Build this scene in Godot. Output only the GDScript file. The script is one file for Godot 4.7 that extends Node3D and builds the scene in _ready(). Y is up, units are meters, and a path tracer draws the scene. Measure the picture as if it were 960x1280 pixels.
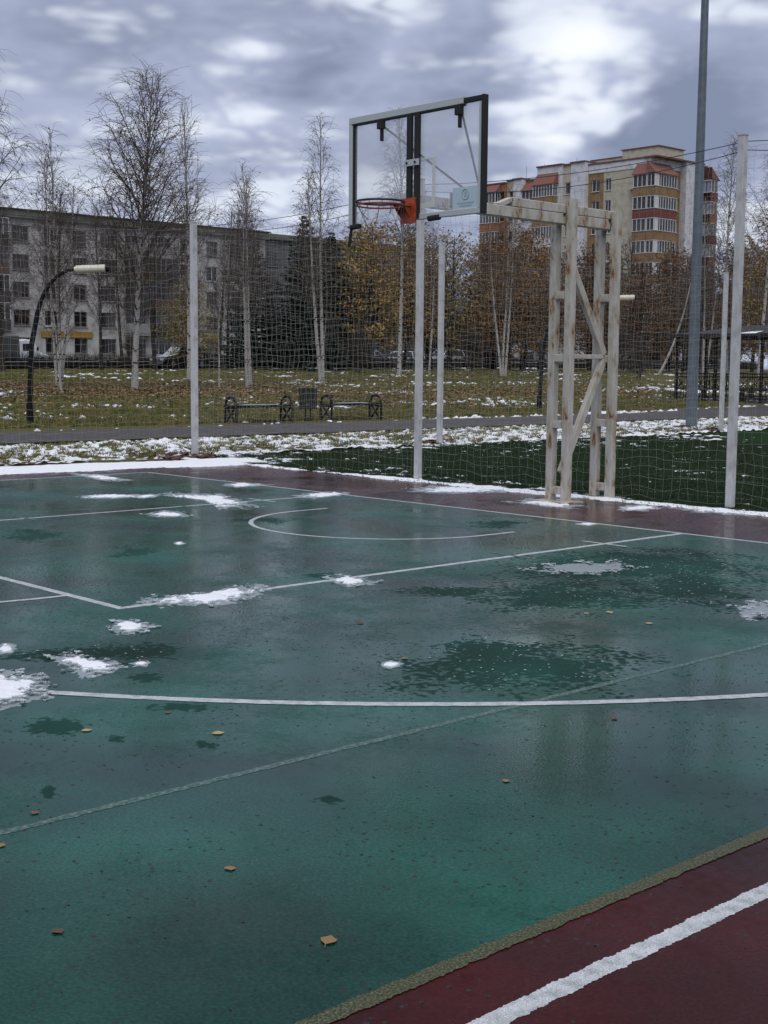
extends Node3D

# ---------------------------------------------------------------- mesh builder
class MB:
	var v := PackedVector3Array()
	var n := PackedVector3Array()
	var uv := PackedVector2Array()
	var ix := PackedInt32Array()

	func tri(a: Vector3, b: Vector3, c: Vector3) -> void:
		var k := v.size()
		var nn := (b - a).cross(c - a).normalized()
		v.append(a); v.append(b); v.append(c)
		n.append(nn); n.append(nn); n.append(nn)
		uv.append(Vector2(0, 0)); uv.append(Vector2(1, 0)); uv.append(Vector2(1, 1))
		ix.append(k); ix.append(k + 2); ix.append(k + 1)

	# corners run counter-clockwise as seen from outside
	func quad(a: Vector3, b: Vector3, c: Vector3, d: Vector3, u0 := 0.0, v0 := 0.0, u1 := 1.0, v1 := 1.0) -> void:
		var k := v.size()
		var nn := (c - a).cross(d - b).normalized()
		v.append(a); v.append(b); v.append(c); v.append(d)
		for i in 4:
			n.append(nn)
		uv.append(Vector2(u0, v0)); uv.append(Vector2(u1, v0)); uv.append(Vector2(u1, v1)); uv.append(Vector2(u0, v1))
		ix.append(k); ix.append(k + 2); ix.append(k + 1)
		ix.append(k); ix.append(k + 3); ix.append(k + 2)

	func box(c: Vector3, s: Vector3, b := Basis.IDENTITY) -> void:
		var x := b.x * s.x * 0.5
		var y := b.y * s.y * 0.5
		var z := b.z * s.z * 0.5
		quad(c - x - y + z, c + x - y + z, c + x + y + z, c - x + y + z)
		quad(c + x - y - z, c - x - y - z, c - x + y - z, c + x + y - z)
		quad(c + x - y + z, c + x - y - z, c + x + y - z, c + x + y + z)
		quad(c - x - y - z, c - x - y + z, c - x + y + z, c - x + y - z)
		quad(c - x + y + z, c + x + y + z, c + x + y - z, c - x + y - z)
		quad(c - x - y - z, c + x - y - z, c + x - y + z, c - x - y + z)

	# bar with chamfered long edges between two points; w across 'side', h across the third axis
	func bar(p: Vector3, q: Vector3, w: float, h: float, side := Vector3.RIGHT, ch := 0.006) -> void:
		var d := (q - p).normalized()
		var s := (side - d * side.dot(d)).normalized()
		var t := d.cross(s)
		var a := w * 0.5
		var b := h * 0.5
		var o := [Vector2(a, -b + ch), Vector2(a, b - ch), Vector2(a - ch, b), Vector2(-a + ch, b), Vector2(-a, b - ch), Vector2(-a, -b + ch), Vector2(-a + ch, -b), Vector2(a - ch, -b)]
		var r0: Array[Vector3] = []
		var r1: Array[Vector3] = []
		for e: Vector2 in o:
			r0.append(p + s * e.x + t * e.y)
			r1.append(q + s * e.x + t * e.y)
		for i in 8:
			var j := (i + 1) % 8
			quad(r0[i], r0[j], r1[j], r1[i])
		for i in range(1, 7):
			tri(r1[0], r1[i], r1[i + 1])
			tri(r0[0], r0[i + 1], r0[i])

	func tube(pts: PackedVector3Array, rad: PackedFloat32Array, sides: int, caps := false, vscale := 1.0) -> void:
		var m := pts.size()
		var k := v.size()
		var d0 := (pts[1] - pts[0]).normalized()
		var s := d0.cross(Vector3.UP if absf(d0.y) < 0.9 else Vector3.RIGHT).normalized()
		var run := 0.0
		for i in m:
			var d := (pts[mini(i + 1, m - 1)] - pts[maxi(i - 1, 0)]).normalized()
			s = (s - d * s.dot(d)).normalized()
			var t := d.cross(s)
			if i > 0:
				run += pts[i].distance_to(pts[i - 1])
			for j in sides + 1:
				var a := TAU * j / sides
				var o := s * cos(a) + t * sin(a)
				v.append(pts[i] + o * rad[i])
				n.append(o)
				uv.append(Vector2(float(j) / sides, run * vscale))
		for i in m - 1:
			for j in sides:
				var a := k + i * (sides + 1) + j
				var b := a + sides + 1
				ix.append(a); ix.append(b + 1); ix.append(a + 1)
				ix.append(a); ix.append(b); ix.append(b + 1)
		if caps:
			var e := pts[m - 1]
			var c := k + (m - 1) * (sides + 1)
			for j in sides:
				tri(e, v[c + j], v[c + j + 1])
				tri(pts[0], v[k + j + 1], v[k + j])

	# thin three-sided thread, cheaper than tube()
	func thread(pts: PackedVector3Array, r0: float, r1: float) -> void:
		var m := pts.size()
		var k := v.size()
		for i in m:
			var d := (pts[mini(i + 1, m - 1)] - pts[maxi(i - 1, 0)]).normalized()
			var s := d.cross(Vector3.UP if absf(d.y) < 0.9 else Vector3.RIGHT).normalized()
			var t := d.cross(s)
			var r := lerpf(r0, r1, float(i) / (m - 1))
			var o1 := s
			var o2 := s * -0.5 + t * 0.866
			var o3 := s * -0.5 - t * 0.866
			v.append(pts[i] + o1 * r); v.append(pts[i] + o2 * r); v.append(pts[i] + o3 * r)
			n.append(o1); n.append(o2); n.append(o3)
			uv.append(Vector2(0, i)); uv.append(Vector2(0.33, i)); uv.append(Vector2(0.66, i))
		for i in m - 1:
			for j in 3:
				var a := k + i * 3 + j
				var a2 := k + i * 3 + (j + 1) % 3
				ix.append(a); ix.append(a2 + 3); ix.append(a2)
				ix.append(a); ix.append(a + 3); ix.append(a2 + 3)

	func mesh() -> ArrayMesh:
		var arr := []
		arr.resize(Mesh.ARRAY_MAX)
		arr[Mesh.ARRAY_VERTEX] = v
		arr[Mesh.ARRAY_NORMAL] = n
		arr[Mesh.ARRAY_TEX_UV] = uv
		arr[Mesh.ARRAY_INDEX] = ix
		var m := ArrayMesh.new()
		m.add_surface_from_arrays(Mesh.PRIMITIVE_TRIANGLES, arr)
		return m

# ---------------------------------------------------------------- naming
var taken := {}
var M := {}
var rng := RandomNumberGenerator.new()

func numbered(called: String) -> String:
	if not taken.has(called):
		taken[called] = 0
		return called
	taken[called] += 1
	return "%s_%03d" % [called, taken[called]]

func thing(called: String, label: String, category: String, at := Vector3.ZERO, turn := 0.0, group := "") -> Node3D:
	var o := Node3D.new()
	o.name = numbered(called)
	add_child(o)
	o.position = at
	o.rotation.y = turn
	o.set_meta("label", label)
	o.set_meta("category", category)
	if group != "":
		o.set_meta("group", group)
	return o

func part(called: String, mesh: Mesh, m: Material, parent: Node) -> MeshInstance3D:
	var o := MeshInstance3D.new()
	o.name = called
	o.mesh = mesh
	o.material_override = m
	parent.add_child(o, true)
	return o

func solo(called: String, mesh: Mesh, m: Material, label: String, category: String, at := Vector3.ZERO, group := "") -> MeshInstance3D:
	var o := part(numbered(called), mesh, m, self)
	o.position = at
	o.set_meta("label", label)
	o.set_meta("category", category)
	if group != "":
		o.set_meta("group", group)
	return o

func setting(called: String, mesh: Mesh, m: Material, label := "", kind := "structure") -> MeshInstance3D:
	var o := part(numbered(called), mesh, m, self)
	o.set_meta("kind", kind)
	if label != "":
		o.set_meta("label", label)
		o.set_meta("category", called.replace("_", " "))
	return o

func box_mesh(s: Vector3, ch := 0.006) -> ArrayMesh:
	var b := MB.new()
	b.bar(Vector3(0, -s.y * 0.5, 0), Vector3(0, s.y * 0.5, 0), s.x, s.z, Vector3.RIGHT, ch)
	return b.mesh()

# ---------------------------------------------------------------- materials
func lin(r: float, g: float, b: float) -> Color:
	return Color(r, g, b).linear_to_srgb()

func mat(c: Color, rough := 0.7, metal := 0.0) -> StandardMaterial3D:
	var m := StandardMaterial3D.new()
	m.albedo_color = c
	m.roughness = rough
	m.metallic = metal
	return m

func noise(seed_: int, freq: float, oct := 4, type := FastNoiseLite.TYPE_SIMPLEX_SMOOTH) -> FastNoiseLite:
	var f := FastNoiseLite.new()
	f.seed = seed_
	f.frequency = freq
	f.noise_type = type
	f.fractal_type = FastNoiseLite.FRACTAL_FBM if oct > 1 else FastNoiseLite.FRACTAL_NONE
	f.fractal_octaves = oct
	return f

# seamless bytes of a noise, 0..255
func tile_bytes(f: FastNoiseLite, size: int) -> PackedByteArray:
	return f.get_seamless_image(size, size).get_data()

func tex(im: Image) -> ImageTexture:
	return ImageTexture.create_from_image(im)

# seamless texture that runs through colour stops (linear colours) by noise, with speckle
func ramp_tex(size: int, f: FastNoiseLite, stops: Array, speck := 0.0, f2: FastNoiseLite = null, share2 := 0.0) -> ImageTexture:
	var a := tile_bytes(f, size)
	var b := tile_bytes(f2, size) if f2 else a
	var lut: Array[Color] = []
	for i in 256:
		var t := i / 255.0
		var c: Color = stops[0][1]
		for s in stops.size() - 1:
			if t >= stops[s][0]:
				var w := clampf((t - stops[s][0]) / maxf(stops[s + 1][0] - stops[s][0], 0.001), 0, 1)
				c = (stops[s][1] as Color).lerp(stops[s + 1][1], w)
		lut.append(c.linear_to_srgb())
	var out := PackedByteArray()
	out.resize(size * size * 3)
	var r := RandomNumberGenerator.new()
	r.seed = 7
	for i in size * size:
		var t := a[i] * (1.0 - share2) + b[i] * share2
		var c := lut[clampi(int(t), 0, 255)]
		var k := (1.0 + (r.randf() - 0.5) * speck) * 255.0
		out[i * 3] = clampi(int(c.r * k), 0, 255)
		out[i * 3 + 1] = clampi(int(c.g * k), 0, 255)
		out[i * 3 + 2] = clampi(int(c.b * k), 0, 255)
	return tex(Image.create_from_data(size, size, false, Image.FORMAT_RGB8, out))

func normal_tex(size: int, f: FastNoiseLite, bump: float) -> ImageTexture:
	var im := f.get_seamless_image(size, size)
	im.bump_map_to_normal_map(bump)
	return tex(im)

func tri(m: StandardMaterial3D, per_metre: float, world := true) -> StandardMaterial3D:
	m.uv1_triplanar = true
	m.uv1_world_triplanar = world
	m.uv1_scale = Vector3.ONE * per_metre
	return m

func textured(t: Texture2D, rough: float, per_metre: float, world := true) -> StandardMaterial3D:
	var m := mat(Color.WHITE, rough)
	m.albedo_texture = t
	return tri(m, per_metre, world)

# ---------------------------------------------------------------- terrain
const HS := [0.0, 44.0, 52.0, 62.0, 82.0, 105.0, 135.0, 5000.0]
const HY := [0.0, 0.0, 0.17, 0.42, 0.85, 1.2, 1.5, 1.5]

func along(x: float, z: float) -> float:
	return (9.485 - x) * 0.7333 + (10.331 - z) * 0.68

func land(x: float, z: float) -> float:
	var s := along(x, z)
	for i in range(1, 8):
		if s < HS[i]:
			return lerpf(HY[i - 1], HY[i], maxf(0.0, (s - HS[i - 1]) / (HS[i] - HS[i - 1])))
	return 1.5

func on_land(x: float, z: float) -> Vector3:
	return Vector3(x, land(x, z), z)

func _ready() -> void:
	rng.seed = 20241
	# camera
	var cam := Camera3D.new()
	cam.name = "camera"
	cam.transform = Transform3D(Basis(Vector3(0.67930917, 0.00827839, -0.73380551), Vector3(-0.08446048, 0.9941736, -0.06697228), Vector3(0.72897564, 0.10747245, 0.67605044)), Vector3(9.4848, 1.4995, 10.3314))
	cam.fov = 41.67
	cam.near = 0.05
	cam.far = 2000.0
	add_child(cam)
	cam.current = true
	# sky, haze, exposure
	var env := Environment.new()
	env.background_mode = Environment.BG_SKY
	var sky := Sky.new()
	var pano := PanoramaSkyMaterial.new()
	pano.panorama = sky_picture()
	sky.sky_material = pano
	env.sky = sky
	env.background_energy_multiplier = 1.0
	env.tonemap_mode = Environment.TONE_MAPPER_LINEAR
	env.tonemap_exposure = 1.18
	env.sdfgi_enabled = true
	env.ssao_enabled = true
	env.ssil_enabled = true
	var we := WorldEnvironment.new()
	we.name = "surroundings"
	we.environment = env
	add_child(we)
	# veiled sun behind the cloud: weak and very soft
	var sun := DirectionalLight3D.new()
	sun.name = "veiled_sun"
	sun.light_energy = 0.45
	sun.light_angular_distance = 60.0
	sun.light_color = Color(1.0, 0.95, 0.86)
	sun.shadow_enabled = true
	add_child(sun)
	sun.look_at_from_position(Vector3.ZERO, Vector3(-0.45, -1.0, -0.4), Vector3.FORWARD)
	print("materials ", Time.get_ticks_msec())
	make_materials()
	print("ground ", Time.get_ticks_msec())
	build_ground()
	build_court()
	print("buildings ", Time.get_ticks_msec())
	build_panel_block()
	build_brick_block()
	print("trees ", Time.get_ticks_msec())
	build_trees()
	print("fences ", Time.get_ticks_msec())
	build_fences()
	build_stand()
	print("street ", Time.get_ticks_msec())
	build_street()
	build_vehicles()
	print("small ", Time.get_ticks_msec())
	build_small()
	print("done ", Time.get_ticks_msec())

# a layered cloud cover: heavy violet-grey cloud with brighter breaks
func sky_picture() -> ImageTexture:
	var w := 3072
	var h := 1536
	var big := noise(11, 1.0, 3)
	var warp := noise(12, 1.0, 2)
	var puff := noise(13, 1.0, 1)
	# breaks (positive) and heavy banks (negative): azimuth, elevation, width, height, amount (degrees)
	var masses := [[320.6, 12.2, 2.6, 2.0, 0.85], [319.6, 9.4, 1.5, 1.2, 0.8], [322.3, 10.6, 1.0, 0.8, 0.5], [307.6, 12.8, 1.5, 0.7, 0.6], [309.0, 11.3, 1.6, 1.0, -0.5], [325.0, 9.6, 2.4, 2.4, -0.6], [300.0, 12.8, 4.0, 1.6, -0.25], [316.6, 13.4, 1.5, 1.0, -0.35], [309.8, 7.2, 4.0, 1.4, 0.55], [303.5, 9.0, 3.5, 1.4, 0.25], [315.2, 8.8, 1.6, 1.6, -0.2], [327.5, 12.8, 1.6, 1.6, -0.2], [328.5, 6.0, 3.0, 1.6, 0.5], [305.0, 14.6, 3.0, 0.8, 0.2], [313.0, 13.0, 1.0, 1.4, 0.3], [297.5, 7.0, 2.5, 2.5, 0.3]]
	var dark := Color(0.20, 0.235, 0.345)
	var mid := Color(0.385, 0.43, 0.58)
	var light := Color(0.64, 0.695, 0.80)
	var im := Image.create(w, h, false, Image.FORMAT_RGB8)
	for j in h:
		var el := PI * (0.5 - (j + 0.5) / h)
		var y := sin(el)
		var ce := cos(el)
		if el < -0.03:
			continue
		# an overcast sky is about twice as bright overhead as near the horizon
		var lift := lerpf(1.0, 1.5, clampf((y - 0.4) / 0.6, 0.0, 1.0))
		var eld := rad_to_deg(el)
		for i in w:
			var az := TAU * (i + 0.5) / w
			var azd := 360.0 * (i + 0.5) / w
			var dx := sin(az) * ce
			var dz := -cos(az) * ce
			var ey := y * 1.55
			var k := 0.37 / (maxf(y, 0.0) + 0.18)
			var px := dx * k
			var pz := dz * k
			var q := warp.get_noise_3d(px * 9.0, ey * 9.0, pz * 9.0) * 0.12
			var base := big.get_noise_3d(px * 3.4 + q, ey * 3.4, pz * 3.4 - q)
			var bl := 0.55 - absf(puff.get_noise_3d(px * 7.0 + q * 4.0, ey * 7.0 - q * 3.0, pz * 7.0)) * 2.0
			bl += 0.30 - absf(puff.get_noise_3d(px * 19.0 - q * 6.0, ey * 19.0, pz * 19.0 + q * 6.0)) * 1.1
			bl += 0.16 - absf(puff.get_noise_3d(px * 43.0, ey * 43.0, pz * 43.0)) * 0.6
			var t := 0.50 + 0.60 * base + 0.42 * bl
			if azd > 290.0 and azd < 335.0 and eld < 18.0:
				for e in masses:
					var ax: float = (azd + q * 14.0 - e[0]) / e[2]
					var ay: float = (eld + q * 9.0 - e[1]) / e[3]
					var g := ax * ax + ay * ay
					if g < 6.0:
						t -= e[4] * exp(-g)
			var cover := smoothstep(-0.3, 0.5, t)
			var shade := clampf(0.70 - 0.95 * (t - 0.35) + 0.65 * bl, 0.0, 1.0)
			var c := light.lerp(Color(0.86, 0.885, 0.92), smoothstep(0.15, -0.6, t - 0.3 * bl)).lerp(dark.lerp(mid, shade), cover)
			c = Color(c.r * lift, c.g * lift, c.b * lift).linear_to_srgb()
			im.set_pixel(i, j, c)
	for j in h:
		if PI * (0.5 - (j + 0.5) / h) < -0.03:
			im.fill_rect(Rect2i(0, j, w, h - j), Color(0.35, 0.36, 0.36))
			break
	return tex(im)

func make_materials() -> void:
	var white := Color(0.62, 0.64, 0.66)
	# paint
	M.post = textured(ramp_tex(256, noise(21, 0.02, 4), [[0.0, Color(0.33, 0.34, 0.34)], [0.35, Color(0.50, 0.51, 0.52)], [0.7, Color(0.56, 0.58, 0.60)], [1.0, Color(0.46, 0.46, 0.45)]], 0.1), 0.5, 0.7)
	var rust := ramp_tex(512, noise(22, 0.012, 5), [[0.0, Color(0.12, 0.045, 0.02)], [0.23, Color(0.21, 0.095, 0.04)], [0.31, Color(0.36, 0.30, 0.22)], [0.48, Color(0.46, 0.44, 0.39)], [0.75, Color(0.54, 0.53, 0.50)], [0.93, Color(0.44, 0.40, 0.33)], [1.0, Color(0.24, 0.12, 0.05)]], 0.08, noise(23, 0.05, 3), 0.3)
	M.stand = textured(rust, 0.55, 0.8)
	M.stand.uv1_scale = Vector3(0.9, 0.35, 0.9)
	M.pole = textured(ramp_tex(256, noise(24, 0.02, 4), [[0.0, Color(0.09, 0.12, 0.14)], [0.5, Color(0.13, 0.165, 0.19)], [1.0, Color(0.17, 0.20, 0.22)]], 0.06), 0.42, 0.5)
	M.pole.metallic = 0.35
	M.black = mat(lin(0.012, 0.012, 0.013), 0.5)
	M.black.metallic_specular = 0.25
	M.iron = mat(lin(0.018, 0.017, 0.016), 0.55)
	M.rubber = mat(lin(0.014, 0.014, 0.015), 0.8)
	M.alu = mat(lin(0.46, 0.50, 0.52), 0.42)
	M.whitepaint = mat(lin(0.60, 0.62, 0.62), 0.45)
	M.cord = mat(lin(0.30, 0.30, 0.28), 0.8)
	M.wire = mat(lin(0.03, 0.033, 0.04), 0.6)
	M.orange = textured(ramp_tex(128, noise(25, 0.04, 3), [[0.0, Color(0.16, 0.03, 0.015)], [0.5, Color(0.36, 0.055, 0.02)], [1.0, Color(0.42, 0.085, 0.03)]], 0.1), 0.5, 1.5)
	M.rim = mat(lin(0.035, 0.02, 0.016), 0.5)
	M.rimred = mat(lin(0.26, 0.045, 0.02), 0.5)
	M.board_glass = mat(Color(0.84, 0.86, 0.90, 0.24), 0.05)
	M.board_glass.transparency = BaseMaterial3D.TRANSPARENCY_ALPHA
	M.sticker = mat(lin(0.46, 0.58, 0.66), 0.5)
	M.ink = mat(lin(0.33, 0.43, 0.50), 0.6)
	# snow
	M.snow = mat(lin(0.80, 0.83, 0.87), 0.75)
	M.snow.subsurf_scatter_enabled = true
	M.snow.subsurf_scatter_strength = 0.15
	M.slush = mat(lin(0.46, 0.52, 0.55), 0.4)
	M.wet_rim = mat(Color(0.72, 0.77, 0.79, 0.55), 0.35)
	M.wet_rim.transparency = BaseMaterial3D.TRANSPARENCY_ALPHA
	# soft ground
	M.ground = textured(ramp_tex(1024, noise(31, 0.018, 5), [[0.0, Color(0.025, 0.022, 0.010)], [0.3, Color(0.06, 0.055, 0.018)], [0.5, Color(0.095, 0.09, 0.03)], [0.7, Color(0.12, 0.10, 0.04)], [1.0, Color(0.17, 0.14, 0.08)]], 0.5, noise(32, 0.12, 3), 0.5), 0.95, 0.16)
	M.turf = textured(ramp_tex(1024, noise(33, 0.03, 5), [[0.0, Color(0.004, 0.012, 0.003)], [0.4, Color(0.009, 0.027, 0.007)], [0.7, Color(0.015, 0.042, 0.011)], [1.0, Color(0.028, 0.06, 0.02)]], 0.5, noise(34, 0.2, 2), 0.5), 0.9, 0.25)
	M.turf.metallic_specular = 0.15
	M.ground.metallic_specular = 0.2
	M.path = textured(ramp_tex(512, noise(35, 0.02, 5), [[0.0, Color(0.035, 0.033, 0.03)], [0.5, Color(0.06, 0.055, 0.05)], [1.0, Color(0.10, 0.09, 0.08)]], 0.25), 0.6, 0.3)
	M.path.metallic_specular = 0.3
	M.road = mat(lin(0.06, 0.06, 0.062), 0.55)
	M.kerb = mat(lin(0.30, 0.30, 0.29), 0.8)
	# court
	M.grass = [mat(lin(0.13, 0.125, 0.03), 0.9), mat(lin(0.075, 0.095, 0.02), 0.9), mat(lin(0.21, 0.17, 0.06), 0.9)]
	M.leaf_brown = [mat(lin(0.15, 0.075, 0.03), 0.7), mat(lin(0.24, 0.145, 0.055), 0.7), mat(lin(0.42, 0.30, 0.14), 0.65), mat(lin(0.10, 0.045, 0.022), 0.7)]
	# trees
	M.birch = mat(Color.WHITE, 0.8)
	M.birch.albedo_texture = bark_texture()
	M.birch.uv1_scale = Vector3(1, 0.5, 1)
	M.twig = [mat(lin(0.105, 0.085, 0.078), 0.85), mat(lin(0.055, 0.042, 0.036), 0.85), mat(lin(0.115, 0.085, 0.062), 0.85)]
	M.darkbark = textured(ramp_tex(128, noise(36, 0.03, 4), [[0.0, Color(0.014, 0.012, 0.010)], [1.0, Color(0.05, 0.042, 0.036)]], 0.3), 0.9, 0.8)
	M.needle = mat(lin(0.011, 0.022, 0.012), 0.85)
	M.foliage = [mat(lin(0.36, 0.235, 0.065), 0.75), mat(lin(0.28, 0.155, 0.055), 0.75), mat(lin(0.17, 0.092, 0.045), 0.75), mat(lin(0.28, 0.22, 0.07), 0.75)]
	for f in M.foliage:
		f.backlight_enabled = true
		f.backlight = Color(0.25, 0.22, 0.15)
	# buildings
	M.panel = textured(ramp_tex(512, noise(41, 0.012, 5), [[0.0, Color(0.12, 0.115, 0.11)], [0.35, Color(0.29, 0.285, 0.28)], [0.6, Color(0.46, 0.465, 0.46)], [0.8, Color(0.38, 0.38, 0.375)], [1.0, Color(0.19, 0.17, 0.15)]], 0.12, noise(42, 0.1, 3), 0.25), 0.9, 0.1)
	M.panel_low = textured(ramp_tex(256, noise(45, 0.02, 5), [[0.0, Color(0.30, 0.30, 0.29)], [0.5, Color(0.46, 0.47, 0.47)], [1.0, Color(0.52, 0.53, 0.53)]], 0.1), 0.85, 0.12)
	M.parapet = textured(ramp_tex(256, noise(43, 0.02, 4), [[0.0, Color(0.09, 0.10, 0.08)], [1.0, Color(0.19, 0.20, 0.16)]], 0.1), 0.9, 0.1)
	M.frame = mat(lin(0.62, 0.63, 0.64), 0.5)
	M.frame_dull = mat(lin(0.22, 0.19, 0.17), 0.6)
	M.glass = mat(Color(0.12, 0.13, 0.14, 0.4), 0.06)
	M.glass.transparency = BaseMaterial3D.TRANSPARENCY_ALPHA
	M.car_glass = mat(lin(0.012, 0.014, 0.017), 0.1)
	M.curtain = mat(lin(0.42, 0.43, 0.44), 0.9)
	M.wallpaper = mat(lin(0.42, 0.39, 0.33), 0.9)
	M.balcony = mat(lin(0.115, 0.085, 0.07), 0.8)
	M.balcony_dark = mat(lin(0.045, 0.043, 0.042), 0.8)
	M.balcony_grey = mat(lin(0.24, 0.25, 0.25), 0.8)
	M.ochre_awning = mat(lin(0.28, 0.17, 0.03), 0.8)
	M.ochre = brick_tex(Color(0.26, 0.165, 0.085), 51)
	M.orange_brick = brick_tex(Color(0.31, 0.145, 0.07), 52)
	M.white_wall = brick_tex(Color(0.62, 0.64, 0.70), 53)
	M.beige = brick_tex(Color(0.47, 0.45, 0.36), 54)
	M.red_metal = mat(lin(0.20, 0.082, 0.066), 0.75)
	M.red_panel = mat(lin(0.17, 0.05, 0.045), 0.7)
	M.roof_trim = mat(lin(0.16, 0.08, 0.06), 0.7)
	# vehicles
	M.car_white = mat(lin(0.62, 0.66, 0.70), 0.3)
	M.car_silver = mat(lin(0.34, 0.37, 0.39), 0.3, 0.3)
	M.car_dark = mat(lin(0.022, 0.026, 0.030), 0.25)
	M.car_grey = mat(lin(0.10, 0.105, 0.11), 0.5)
	M.tyre = mat(lin(0.015, 0.015, 0.015), 0.85)
	M.hub = mat(lin(0.3, 0.3, 0.3), 0.4, 0.5)
	M.lamp_white = mat(lin(0.66, 0.64, 0.55), 0.5)
	M.red_lens = mat(lin(0.3, 0.02, 0.02), 0.3)
	M.clear_lens = mat(lin(0.6, 0.62, 0.62), 0.2)

func brick_tex(c: Color, s: int) -> StandardMaterial3D:
	return textured(ramp_tex(256, noise(s, 0.03, 4), [[0.0, c * 0.72], [0.45, c * 0.98], [1.0, c * 1.15]], 0.15), 0.9, 0.12)

func bark_texture() -> ImageTexture:
	var w := 128
	var h := 512
	var f := noise(61, 0.05, 4)
	var r := RandomNumberGenerator.new()
	r.seed = 5
	var im := Image.create(w, h, false, Image.FORMAT_RGB8)
	for j in h:
		for i in w:
			var k := 0.42 + 0.16 * f.get_noise_2d(i, j)
			im.set_pixel(i, j, Color(k, k * 0.97, k * 0.91).linear_to_srgb())
	for e in 150:
		var x := r.randi_range(0, w)
		var y := r.randi_range(0, h)
		var big := r.randf() < 0.16
		im.fill_rect(Rect2i(x, y, r.randi_range(12, 40) if big else r.randi_range(5, 18), r.randi_range(6, 22) if big else r.randi_range(2, 4)), lin(0.035, 0.03, 0.027))
	return tex(im)

# ---------------------------------------------------------------- ground
func grid_mesh(us: Array, vs: Array, height: Callable) -> ArrayMesh:
	var b := MB.new()
	var nu := us.size()
	var nv := vs.size()
	for i in nu:
		for j in nv:
			var x: float = us[i]
			var z: float = vs[j]
			var e := 0.3
			b.v.append(Vector3(x, height.call(x, z), z))
			var dx: float = height.call(x + e, z) - height.call(x - e, z)
			var dz: float = height.call(x, z + e) - height.call(x, z - e)
			b.n.append(Vector3(-dx, 2 * e, -dz).normalized())
			b.uv.append(Vector2(x, z))
	for i in nu - 1:
		for j in nv - 1:
			var a := i * nv + j
			b.ix.append(a); b.ix.append(a + nv); b.ix.append(a + nv + 1)
			b.ix.append(a); b.ix.append(a + nv + 1); b.ix.append(a + 1)
	return b.mesh()

func steps(list: Array) -> Array:   # [from, to, step, to, step ...]
	var out := [list[0]]
	var k := 1
	while k < list.size():
		var p: float = out[-1]
		var n := int(round(absf(list[k] - p) / list[k + 1]))
		for i in n:
			out.append(p + (list[k] - p) * (i + 1) / n)
		k += 2
	return out

# snow lying over a surface: a sheet that dips under it where there is no snow
func snow_sheet(x0: float, x1: float, z0: float, z1: float, step: float, depth: Callable, base: Callable) -> ArrayMesh:
	var b := MB.new()
	var nx := int((x1 - x0) / step) + 1
	var nz := int((z1 - z0) / step) + 1
	var d := PackedFloat32Array()
	d.resize(nx * nz)
	for i in nx:
		for j in nz:
			d[i * nz + j] = depth.call(x0 + i * step, z0 + j * step)
	var id := PackedInt32Array()
	id.resize(nx * nz)
	id.fill(-1)
	for i in nx - 1:
		for j in nz - 1:
			var a := i * nz + j
			var ks := [a, a + nz, a + nz + 1, a + 1]
			if maxf(maxf(d[a], d[a + 1]), maxf(d[a + nz], d[a + nz + 1])) <= 0.0:
				continue
			for k in ks:
				if id[k] < 0:
					id[k] = b.v.size()
					var ci: int = k / nz
					var cj: int = k % nz
					var x := x0 + ci * step
					var z := z0 + cj * step
					b.v.append(Vector3(x, base.call(x, z) + clampf(d[k], -0.06, 0.09), z))
					var gx := (d[mini(ci + 1, nx - 1) * nz + cj] - d[maxi(ci - 1, 0) * nz + cj]) / (2 * step)
					var gz := (d[ci * nz + mini(cj + 1, nz - 1)] - d[ci * nz + maxi(cj - 1, 0)]) / (2 * step)
					b.n.append(Vector3(-gx, 1.0, -gz).normalized())
					b.uv.append(Vector2(x, z))
			b.ix.append(id[ks[0]]); b.ix.append(id[ks[1]]); b.ix.append(id[ks[2]])
			b.ix.append(id[ks[0]]); b.ix.append(id[ks[2]]); b.ix.append(id[ks[3]])
	return b.mesh()

func scatter(called: String, mesh: Mesh, m: Material, xf: Array, label: String) -> void:
	var mm := MultiMesh.new()
	mm.transform_format = MultiMesh.TRANSFORM_3D
	mm.mesh = mesh
	mm.instance_count = xf.size()
	for i in xf.size():
		mm.set_instance_transform(i, xf[i])
	var o := MultiMeshInstance3D.new()
	o.name = numbered(called)
	o.multimesh = mm
	o.material_override = m
	o.set_meta("kind", "stuff")
	o.set_meta("label", label)
	o.set_meta("category", called.replace("_", " "))
	add_child(o)

func path_near(z: float) -> float:
	return -13.25 + 0.02 * z * clampf(z, -30.0, 0.0) * 0.0 - 0.04 * maxf(0.0, -z - 11.0)

func path_far(z: float) -> float:
	return -17.0 - 0.02 * maxf(0.0, -z - 2.0)

func tuft_mesh(blades: int, h: float, spread: float) -> ArrayMesh:
	var b := MB.new()
	for i in blades:
		var a := rng.randf() * TAU
		var o := Vector3(cos(a), 0, sin(a)) * rng.randf() * spread
		var lean := Vector3(rng.randf_range(-1, 1), 0, rng.randf_range(-1, 1)) * h * 0.75
		var hh := h * rng.randf_range(0.5, 1.0)
		var s := Vector3(-sin(a), 0, cos(a)) * 0.007
		var p := o + lean * 0.4 + Vector3(0, hh * 0.6, 0)
		b.quad(o - s, o + s, p + s * 0.8, p - s * 0.8)
		b.tri(p - s * 0.8, p + s * 0.8, o + lean + Vector3(0, hh, 0))
	return b.mesh()

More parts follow.
